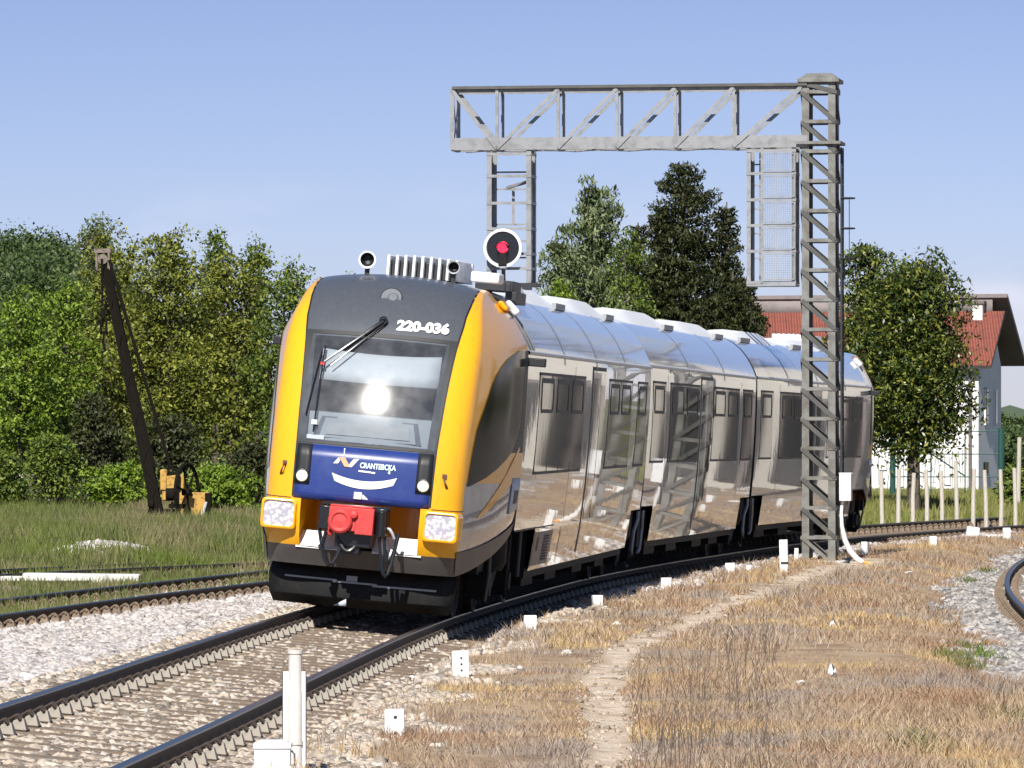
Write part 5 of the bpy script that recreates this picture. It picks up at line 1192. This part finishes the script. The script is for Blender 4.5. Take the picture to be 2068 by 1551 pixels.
# ------------------------------------------------------------------ trees
def leaves_mesh(name, pts, nrm, size, m, parent, aspect=.55, droop=0.0, fold=True):
    n = len(pts); a = rng.normal(size=(n, 3)); a[:, 2] -= droop; a /= np.linalg.norm(a, axis=1)[:, None]
    b = nrm+rng.normal(size=(n, 3))*.55; b -= (b*a).sum(1)[:, None]*a; b /= np.linalg.norm(b, axis=1)[:, None]+1e-9
    c = np.cross(a, b); L_ = (size*(.6+.8*rng.random(n)))[:, None]; W_ = L_*aspect
    V = np.stack([pts-a*L_*.5, pts+c*W_*.5-b*L_*.06, pts+a*L_*.5, pts-c*W_*.5-b*L_*.06], 1)
    return raw_mesh(name, V.reshape(-1, 3), np.arange(n*4).reshape(n, 4), m, parent)
def blob_points(blobs, n_per_m2, clump=.32, per=44, hollow=.58):
    """leaf clumps spread through a set of lobes: denser towards the outside, with gaps"""
    P, Nn = [], []
    for (cx, cy, cz, rx, ry, rz) in blobs:
        area = 4*PI*((rx*ry)**1.6/3+(rx*rz)**1.6/3+(ry*rz)**1.6/3)**(1/1.6); k = max(6, int(area*n_per_m2/per))
        d = rng.normal(size=(k, 3)); d /= np.linalg.norm(d, axis=1)[:, None]
        r = (hollow+(1-hollow)*rng.random(k)**.6)*(1+.16*np.sin(d[:, 0]*5+cx*3)*np.cos(d[:, 2]*6+cz*2))
        c = d*r[:, None]*np.array([rx, ry, rz])+np.array([cx, cy, cz])
        j = rng.normal(size=(k, per, 3)); j *= (rng.random((k, per, 1))**.45/np.linalg.norm(j, axis=2)[..., None])*clump*1.75*np.array([1, 1, .40])*(.45+.9*rng.random((k, 1, 1)))
        j[..., 2] += .35*clump-.5*(j[..., 0]**2+j[..., 1]**2)/max(clump, .1)*.8
        P.append((c[:, None]+j).reshape(-1, 3)); Nn.append(np.repeat(d*.55+np.array([0, -.15, .9]), per, 0))
    return np.concatenate(P), np.concatenate(Nn)
def trunk(parent, base_r, h, blobs, m, lean=(0, 0)):
    mb = MB(); tip = Vector((lean[0], lean[1], h)); mb.tube([(0, 0, -.3), (lean[0]*.2, lean[1]*.2, h*.3), (lean[0]*.6, lean[1]*.6, h*.65), tip], [base_r*1.25, base_r, base_r*.7, base_r*.25], 8)
    for (cx, cy, cz, rx, ry, rz) in blobs:
        z0 = max(h*.18, min(h*.8, cz-max(rx, rz)*1.1)); t = z0/h; a = Vector((lean[0]*t, lean[1]*t, z0)); c = Vector((cx, cy, cz)); mid = a.lerp(c, .5)+Vector((0, 0, -.2))
        mb.tube([a, mid, c, c+(c-mid)*.2], [base_r*.5, base_r*.32, base_r*.18, base_r*.06], 6)
        for _ in range(4):
            e = c+Vector((random.uniform(-rx, rx), random.uniform(-ry, ry), random.uniform(-rz*.2, rz)))*.8; mb.tube([mid.lerp(c, .6), e], [base_r*.16, base_r*.04], 5)
    mb.build('trunk', m, parent)
def leafy(name, x, ybase, ytop, wpx, Y0, m, label, cat='tree', dens=60, lsize=.125, lobes=8, bark=None, seed=0, aspect=.5, low=.12, group=None, flat=1.0, droop=0, top_sharp=.6, clump=.32):
    st = random.getstate(); random.seed(seed+int(x)); s = F_PX/Y0; b = at(x, ybase, Y0); H = (ybase-ytop)/s; R = wpx/s/2
    g = empty(name, b, label, cat, group); blobs = []
    for k in range(lobes):
        t = (k+.5)/lobes; z = H*(low+(.97-low)*t); prof = min(1, .5+1.5*t)*math.sqrt(1-.92*t**2.4)*(1-.5*t*max(0, top_sharp-.6))
        rr = R*random.uniform(.40, .54)*prof*(1+.15*t); an = k*2.4+random.uniform(-.5, .5); off = (R*prof-rr)*random.uniform(.55, 1)
        blobs.append((off*math.cos(an), off*math.sin(an)*.8*flat, min(z, H-rr*.85), rr, rr*.9, rr*random.uniform(.65, .95)))
        blobs.append((off*.9*math.cos(an+PI), off*.7*math.sin(an+PI)*flat, min(z*.96, H-rr*.85), rr*.9, rr*.8, rr*random.uniform(.6, .9)))
    blobs.append((0, 0, H*.5, R*.55, R*.5, H*.34)); blobs.append((R*.05, 0, H*.88, R*.34, R*.32, H*.12))
    P, Nn = blob_points(blobs, dens, clump)
    k = P[:, 2] > .05; leaves_mesh('crown', P[k], Nn[k], lsize, m, g, aspect, droop)
    trunk(g, max(.09, R*.07), H*.78, blobs[::2], bark or M['bark']); random.setstate(st); return g
G1 = 'trees of the thicket on the left'
# x, base row, top row, width px, distance, material, label
leafy('leafy_tree', 340, 1000, 462, 379, 156, M['leaf_olive'], 'broad olive-green tree right behind the crane jib, its top the middle of the thicket', group=G1, seed=1, dens=102, lobes=10)
leafy('leafy_tree', 215, 1000, 458, 276, 158, M['leaf_olive'], 'tall olive-brown tree directly behind the head of the crane jib', group=G1, seed=2, dens=102, lobes=10)
leafy('leafy_tree', 470, 1005, 498, 287, 154, M['leaf_olive'], 'dark olive tree of the thicket between the crane and the railcar', group=G1, seed=3, dens=102, lobes=10)
leafy('leafy_tree', 585, 1010, 522, 264, 152, M['leaf_mid'], 'darker green tree touching the left edge of the railcar nose', group=G1, seed=4, dens=99, lobes=9)
leafy('leafy_tree', 40, 1000, 580, 264, 150, M['leaf_bright'], 'bright yellow-green leafy tree at the far left edge of the photo', group=G1, seed=5, dens=102, lobes=9)
leafy('leafy_tree', 130, 1000, 560, 206, 153, M['leaf_bright'], 'fresh green tree between the far left tree and the crane jib', group=G1, seed=6, dens=102, lobes=9)
leafy('leafy_tree', -90, 1000, 560, 252, 152, M['leaf_mid'], 'green tree cut off by the left edge of the photo', group=G1, seed=7, dens=62, lobes=8)
leafy('leafy_tree', 700, 1010, 560, 276, 158, M['leaf_mid'], 'tree hidden behind the roof of the railcar nose', group=G1, seed=8, dens=54, lobes=8)
leafy('slender_tree', 196, 1000, 425, 80, 166, M['leaf_willow'], 'thin sparse tree whose feathery tops rise above the thicket behind the crane', group='thin trees above the thicket', seed=9, dens=34, lobes=9, top_sharp=.2, low=.6)
leafy('slender_tree', 437, 1000, 457, 50, 170, M['leaf_mid'], 'narrow spiky tree top poking out above the middle of the thicket', group='thin trees above the thicket', seed=10, dens=77, lobes=10, top_sharp=1.3, low=.4)
leafy('slender_tree', 518, 1000, 475, 60, 172, M['leaf_mid'], 'narrow dark tree top above the thicket nearest the railcar', group='thin trees above the thicket', seed=11, dens=77, lobes=10, top_sharp=1.3, low=.4)
G2 = 'low bushes at the foot of the thicket'
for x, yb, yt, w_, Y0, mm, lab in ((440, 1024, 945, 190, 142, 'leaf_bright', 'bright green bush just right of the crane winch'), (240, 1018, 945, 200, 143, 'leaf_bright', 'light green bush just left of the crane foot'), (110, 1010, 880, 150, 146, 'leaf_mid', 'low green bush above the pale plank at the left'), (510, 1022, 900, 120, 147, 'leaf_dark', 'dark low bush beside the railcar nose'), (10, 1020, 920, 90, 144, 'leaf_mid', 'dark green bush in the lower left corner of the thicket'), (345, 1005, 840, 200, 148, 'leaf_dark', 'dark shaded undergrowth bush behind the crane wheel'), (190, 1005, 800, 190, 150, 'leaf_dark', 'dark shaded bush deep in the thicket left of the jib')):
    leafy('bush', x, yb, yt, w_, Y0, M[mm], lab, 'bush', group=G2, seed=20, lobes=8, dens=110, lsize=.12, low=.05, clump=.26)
# behind the railcar and on the right
leafy('willow_tree', 1198, 1010, 362, 285, 168, M['leaf_willow'], 'pale grey-green weeping tree left of the dark conifer', seed=30, dens=95, lobes=12, bark=M['birchbark'], aspect=.26, lsize=.24, droop=1.3, top_sharp=.8)
leafy('willow_tree', 1130, 1010, 455, 90, 166, M['leaf_willow'], 'small pale tree next to the red signal, left of the weeping tree', seed=31, dens=85, lobes=8, aspect=.26, lsize=.22, droop=1.1)
leafy('leafy_tree', 1268, 1010, 455, 150, 165, M['leaf_mid'], 'yellowish green tree between the weeping tree and the conifer', seed=32, dens=45, lobes=8)
leafy('leafy_tree', 1130, 1010, 560, 140, 160, M['leaf_bright'], 'low bright green tree just above the railcar roof right of the signal', seed=33, dens=45, lobes=7)
def conifer(x, ybase, ytop, wpx, Y0, label, seed, tops=()):
    st = random.getstate(); random.seed(seed); s = F_PX/Y0; b = at(x, ybase, Y0); H = (ybase-ytop)/s; R = wpx/s/2
    g = empty('conifer_tree', b, label, 'tree'); P, Nn = [], []; mb = MB()
    for (dx, dy, hh, rr) in [(0, 0, H, R)]+[(a*R, bq*R, c*H, d*R) for a, bq, c, d in tops]:
        mb.tube([(dx, dy, -.3), (dx, dy, hh*.6), (dx, dy, hh)], [rr*.10+.05, rr*.06+.03, .02], 7)
        z = hh*.10
        while z < hh*.985:
            t = z/hh; br = rr*min(1.0, (1-t)**.42*1.06)*(.93+.12*math.sin(z*2.3+dx)); nb = 11 if t < .8 else 7
            for k in range(nb):
                an = random.uniform(0, 2*PI); L_ = br*random.uniform(.6, 1.12)+.12; up_ = random.uniform(-.25, .05)+.35*t
                d = np.array([math.cos(an), math.sin(an), up_]); n = max(6, int(L_*80)); q = rng.random(n)**.75
                c = np.array([dx, dy, z])+d*(q*L_)[:, None]; c[:, 2] -= .22*(q**2)*L_*(1-t)-.10*q**4*L_
                w_ = (.14+.26*(1-q))*min(1, L_)*1.0; side = np.array([-math.sin(an), math.cos(an), 0])
                c = c+side*(rng.normal(size=n)*w_)[:, None]; c[:, 2] -= np.abs(rng.normal(size=n))*.10
                P.append(c); Nn.append(np.tile(np.array([0, 0, 1.0]), (n, 1)))
                if k % 3 == 0: mb.tube([(dx, dy, z), tuple(np.array([dx, dy, z])+d*L_*.8)], [.03, .008], 4)
            z += .20+.10*(1-t)
    leaves_mesh('crown', np.concatenate(P), np.concatenate(Nn), .17, M['leaf_dark'], g, .32, .5); mb.build('trunk', M['bark'], g); random.setstate(st)
conifer(1380, 1010, 325, 275, 172, 'tall dark conifer behind the middle carriage', 40, ((-.66, .2, .82, .36), (.64, .1, .88, .40), (-.35, -.2, .88, .3), (.95, -.1, .66, .4)))
conifer(1480, 1010, 548, 150, 166, 'low dark conifer with drooping branches left of the mesh cage', 41, ((-.9, 0, .85, .6), (.55, .2, .8, .7)))
leafy('broadleaf_tree', 1845, 1040, 508, 345, 152, M['leaf_glossy'], 'rounded glossy-leaved tree in front of the red roof, right of the taller one', seed=50, dens=130, lobes=14, lsize=.15, aspect=.42, low=.27, top_sharp=.5, clump=.42)
leafy('broadleaf_tree', 1752, 1040, 478, 215, 155, M['leaf_glossy'], 'taller glossy-leaved tree directly behind the gantry mast', seed=51, dens=150, lobes=11, lsize=.15, aspect=.42, low=.3)

# ------------------------------------------------------------------ house with the red roof
def make_house():
    Y0 = 196.0; s = F_PX/Y0; a = math.radians(15.5)
    c = at(1976, 1000, Y0); g = empty('house', (c.x, c.y, 0), 'white two-storey house with a red tiled roof and wide dark eaves on the right', 'house')
    ex = Vector((math.cos(a), -math.sin(a), 0))*-1; ey = Vector((math.sin(a), math.cos(a), 0)); up = Vector((0, 0, 1))   # ex: along the front to the left, ey: away
    R = Matrix((ex, ey, up)).transposed(); Q = lambda x, y, z: R @ Vector((x, y, z))
    zof = lambda y: CAM_H-(y-HY)/s
    Lh, Dh = 9.8, 4.4; ze, zr = zof(738), zof(632)
    mb = MB(); V = [Q(0, 0, -.3), Q(Lh, 0, -.3), Q(Lh, Dh, -.3), Q(0, Dh, -.3), Q(0, 0, ze), Q(Lh, 0, ze), Q(Lh, Dh, ze), Q(0, Dh, ze), Q(0, Dh*.55, zr+.1), Q(Lh, Dh*.55, zr+.1)]
    mb.add(V, [(0, 1, 5, 4)], 0); mb.add(V, [(3, 0, 4, 8, 7), (2, 3, 7, 6), (1, 2, 6, 9, 5)], 1); mb.build('wall', [M['wall'], M['wallgrey']], g)
    ov = .55
    def slab(p, t, m, name):
        mb = MB(); n = (Vector(p[1])-Vector(p[0])).cross(Vector(p[3])-Vector(p[0])).normalized()
        if n.z < 0: n = -n
        tp = [Vector(q)+n*t for q in p]; mb.add([*p, *tp], [(0, 1, 2, 3)], 1); mb.add([*p, *tp], [(4, 5, 6, 7)], 0); mb.add([*p, *tp], [(0, 1, 5, 4), (1, 2, 6, 5), (2, 3, 7, 6), (3, 0, 4, 7)], 1)
        return mb.build(name, m, g)
    slab([Q(-ov, -.5, ze-.12), Q(Lh+ov, -.5, ze-.12), Q(Lh+ov, Dh*.5, zr), Q(-ov, Dh*.5, zr)], .14, [M['tiles'], M['fascia']], 'roof')
    zt = zof(598); slab([Q(-ov-.1, Dh*.47, zt), Q(Lh+ov, Dh*.47, zt), Q(Lh+ov, Dh+1.4, zof(735)), Q(-ov-.1, Dh+1.4, zof(735))], .16, [M['tiles'], M['fascia']], 'back_roof')
    mb = MB(); mb.add([Q(-.1, Dh*.5, zr-.05), Q(Lh, Dh*.5, zr-.05), Q(Lh, Dh*.5, zt+.02), Q(-.1, Dh*.5, zt+.02)], [(0, 1, 2, 3)]); mb.build('clerestory', M['slatwall'], g, solid=.05)
    for k in range(4): MB().bar(Q(-ov, Dh*.5+k*1.3+.6, zt-.45-k*.62), Q(0, Dh*.5+k*1.3+.6, zt-.45-k*.62), .12, .12).build('purlin', M['fascia'], g)
    mb = MB(); x, y, z = .35, Dh*.42, zof(640)
    mb.box(Q(x, y, zof(632)), (.36, .36, .75), 0, R).box(Q(x, y, zof(608)), (.5, .5, .10), 1, R); mb.build('chimney', [M['concrete'], M['fascia']], g)
    # gable windows (dark upright slits), front windows, down pipe
    for y in (1.35, 3.1):
        mb = MB().box(Q(-.02, y, (zof(782)+zof(858))/2), (.08, .5 if y < 3 else .55, zof(782)-zof(858)), 0, R).box(Q(-.05, y, (zof(782)+zof(858))/2), (.06, .38, zof(782)-zof(858)-.12), 1, R)
        mb.build('window', [M['wallgrey'], M['glass']], g)
    MB().box(Q(-.03, 1.3, zof(945)), (.06, .7, .4), 0, R).build('window', M['glass'], g)
    for x in (2.6, 5.2, 7.8): MB().box(Q(x, -.02, zof(800)), (.9, .06, 1.1), 0, R).box(Q(x, -.04, zof(800)), (.76, .06, .96), 1, R).build('window', [M['concrete'], M['glass']], g)
    MB().tube([Q(.28, -.09, ze-.15), Q(.28, -.09, -.1)], .06, 8).build('downpipe', M['fascia'], g)
    # painted writing along the foot of the wall: big outlined letters
    mb = MB(); y0 = -.012
    def stroke(pts, w_=.06): 
        for p, q in zip(pts[:-1], pts[1:]): mb.bar(Q(p[0], y0, p[1]), Q(q[0], y0, q[1]), .012, w_, 0, up=R @ Vector((0, 1, 0)))
    random.seed(5)
    bx0, z0, z1 = 3.6, .55, 1.75
    for k in range(9):
        x = bx0-.33*k-.03; jj = lambda: random.uniform(-.05, .05)
        sh_ = [[(x, z0), (x, z1), (x-.24, z1), (x-.24, z0+.55), (x-.05, z0+.55)], [(x, z0), (x-.12, z1), (x-.25, z0), (x-.05, z0+.4)], [(x, z1), (x, z0), (x-.24, z0), (x-.24, z1)], [(x, z0), (x, z1), (x-.22, z0+.7), (x-.24, z1), (x-.26, z0)], [(x-.24, z1), (x, z1-.2), (x, z0+.2), (x-.24, z0), (x-.25, z0+.5), (x-.12, z0+.5)]][k % 5]
        stroke([(a_+jj(), b_+jj()) for a_, b_ in sh_]); 
    stroke([(3.75, z1+.16), (2.9, z1+.2), (2.0, z1+.1), (.7, z1+.2)], .03); stroke([(3.7, z0-.1), (2.2, z0-.13), (.6, z0-.1)], .04)
    for x in (.75, .55, .4): stroke([(x, z0), (x+.02, z1+.1)], .05)
    mb.build('graffiti', M['graffiti'], g)
    mb = MB()
    for x in (.2, 1.3, 2.4, 3.4): mb.box(Q(x, -.02, .12), (.8, .06, .28), 0, R)
    mb.build('plinth', M['fascia'], g)
make_house()

# ------------------------------------------------------------------ green gate frame, pale posts
Y0 = 172.0; s = F_PX/Y0; b = at(1803, 1006, Y0)
g = empty('green_gate', (b.x, b.y, 0), 'dark green tubular gate and fence frame in front of the white house', 'gate'); zof = lambda y: CAM_H-(y-HY)/s; xo = lambda x: (x-1803)/s
MB().tube([(0, 0, -.2), (0, 0, zof(868))], .09, 10).build('gate_post', M['green_iron'], g)
MB().tube([(xo(2022), 0, -.2), (xo(2022), 0, zof(865))], .10, 10).build('gate_post', M['green_iron'], g)
mb = MB()
for x in (1814, 1880, 1949): mb.tube([(xo(x), 0, .1), (xo(x), 0, zof(870))], .022, 6)
for y in (871, 917, 963): mb.tube([(0, 0, zof(y)), (xo(2022), 0, zof(y))], .02, 6)
mb.tube([(xo(1822), 0, zof(878)), (xo(1950), 0, zof(962))], .025, 6)
mb.build('gate_frame', M['green_iron'], g)
POSTS = [(1782, 1069, 951, 'pale upright fence post closest to the railcar tail'), (1814, 1067, 948, 'second pale fence post from the railcar tail'), (1844, 1066, 955, 'third fence post from the railcar tail, slightly shorter than its neighbours'), (1872, 1064, 948, 'pale fence post below the left edge of the gate brace'), (1903, 1061, 950, 'pale fence post right of the middle of the white wall'), (1933, 1059, 930, 'taller pale fence post standing before the graffiti'), (1965, 1057, 946, 'pale fence post in line with the house corner drainpipe'), (1992, 1056, 949, 'pale fence post in front of the grey house gable'), (2021, 1055, 948, 'pale fence post right in front of the green gate post'), (2051, 1054, 945, 'last pale fence post in the row by the right edge')]
for x, yb, yt, lab in POSTS:
    Y0 = 134.5+(2068-x)*-.002; s = F_PX/Y0; p = at(x, yb, Y0); zg = float(height(np.array([p.x]), np.array([p.y]))[0])
    hh = CAM_H-(yt-HY)/s-zg; o = MB().tube([(0, 0, -.2), (random.uniform(-.02, .02), 0, hh*.5), (random.uniform(-.05, .03), 0, hh)], [.058, .052, .048], 9).build('fence_post', M['wood']); o.location = (p.x, p.y, zg); tag(o, lab, 'fence post', 'pale fence posts behind the far rails')
p = at(2056, 1010, 150); o = MB().tube([(0, 0, -.6), (.02, 0, .8), (.04, 0, 1.7)], .06, 8).build('thin_pole', M['wood']); o.location = p; tag(o, 'tall thin pale pole behind the last fence post', 'pole')

# ------------------------------------------------------------------ far hills and woods
def hill(name, pts, Y0, depth):
    """ridge through picture points, as rolling ground of real depth"""
    rows = []; n = 14
    P = [at(x, y, Y0) for x, y in pts]
    for k in range(n+1):
        t = k/n; f = math.sin(PI*min(t*1.0, 1))**.8 if 0 < t < 1 else 0
        rows.append([(p.x*(1+(t-.5)*depth/Y0), p.y+(t-.5)*depth, (p.z+1)*f-1+.0) for p in P])
    o = MB().grid(rows).build(name, mat('far_meadow', (.07, .10, .045), .95), angle=80); tag(o, kind='structure'); return o
hill('hills', [(-400, 620), (-250, 575), (-120, 565), (0, 585), (90, 602), (180, 655), (300, 700), (430, 750), (600, 790), (760, 840), (900, 880)], 430, 240)
def forest(pts, Y0, depth, m, name, n, r0, r1):
    P0, N0 = [], []
    xs_, ys_ = [p[0] for p in pts], [p[1] for p in pts]
    for k in range(n):
        t = rng.random(); x = xs_[0]+(xs_[-1]-xs_[0])*rng.random(); yt = np.interp(x, xs_, ys_); f = math.sin(PI*.5*(t))**.8
        q = at(x, yt, Y0); zz = (q.z+1)*(math.sin(PI*(.02+.48*t))**.8)-1; yy = q.y+(-.5+.02+.48*t)*depth; xx = q.x*(1+(-.48+.48*t)*depth/Y0)
        r = r0+(r1-r0)*rng.random(); pt, nn = blob_points([(xx, yy, zz+r*.4, r, r, r*1.15)], 24, r*.3, 26); P0.append(pt); N0.append(nn)
    o = leaves_mesh(name, np.concatenate(P0), np.concatenate(N0), .3, m, None, .6); tag(o, kind='stuff')
forest([(-260, 595), (-120, 583), (0, 600), (90, 612), (180, 665), (300, 730), (430, 775)], 430, 240, M['leaf_far'], 'hillside_forest', 300, 2.0, 3.4)
hill('hills', [(1900, 900), (2000, 890), (2060, 884), (2120, 890), (2250, 880), (2400, 890)], 420, 160)
forest([(1960, 905), (2060, 892), (2120, 898), (2300, 885)], 420, 160, M['leaf_far'], 'right_hillside_forest', 160, .8, 1.6)
hill('far_hills', [(1500, 880), (1800, 858), (1960, 840), (2040, 818), (2080, 830), (2200, 806), (2450, 830), (2700, 870)], 1500, 500)
leafy('bush', 2050, 1040, 950, 70, 165, M['leaf_mid'], 'grey-green bush by the right edge behind the last fence post', 'bush', seed=60, lobes=5, dens=40, lsize=.16, low=.05)

# ------------------------------------------------------------------ station house and platform beyond the right edge, mirrored in the carriage sides
def make_station():
    p0, p1 = Vector((14.6, 139, 0)), Vector((31, 126, 0)); d = (p1-p0); Ls = d.length; d.normalize(); n = Vector((d.y, -d.x, 0))
    if n.y > 0: n = -n
    R = Matrix((d, -n, Vector((0, 0, 1)))).transposed(); g = empty('station_building', p0, 'beige station building past the right edge, seen mirrored in the carriage sides', 'building')
    mb = MB(); mb.bbox((0, 0, -.2), (Ls, 8, 9.2)); o = mb.build('wall', M['beige'], g); o.rotation_euler = R.to_euler()
    def add(nm, mb, m): q = mb.build(nm, m, g); q.rotation_euler = R.to_euler(); return q
    for k in range(12):
        x = .9+k*1.72
        if k % 4 == 1: add('window', MB().bbox((x-.36, -.06, 3.9), (x+.36, -.01, 5.4), 0).bbox((x-.26, -.09, 4.0), (x+.26, -.05, 5.3), 1), [M['concrete'], M['glass']])
        add('door', MB().bbox((x-.66, -.06, .1), (x+.66, -.01, 3.2), 0).bbox((x-.58, -.09, .1), (x+.58, -.05, 3.05), 1), [M['fascia'], M['hole']])  # dark panels: canopy shade over the ground floor put into the colour
    add('roof', MB().bbox((-.6, -.9, 9.2), (Ls+.6, 8.6, 9.42)).bbox((-.2, -.4, 9.42), (Ls+.2, 8.2, 10.2)), M['tiles'])
    for k in range(5):
        q = p0+d*(2+3.6*k)+n*2.6; o = MB().tube([(0, 0, -.2), (0, 0, 3.2)], .09, 8).box((0, 0, 3.25), (.4, .4, .12)).build('platform_column', M['fascia'], g); o.location = q-p0
make_station()
leafy('leafy_tree', 5350, 1090, 300, 420, 112, M['leaf_dark'], 'dark tree far out to the right, seen mirrored in the cab side window', group='trees past the right edge', seed=70, dens=30, lsize=.3, lobes=8)
leafy('leafy_tree', 4750, 1090, 330, 420, 116, M['leaf_dark'], 'dark tree beyond the station house, mirrored in the cab side', group='trees past the right edge', seed=71, dens=30, lsize=.3, lobes=8)
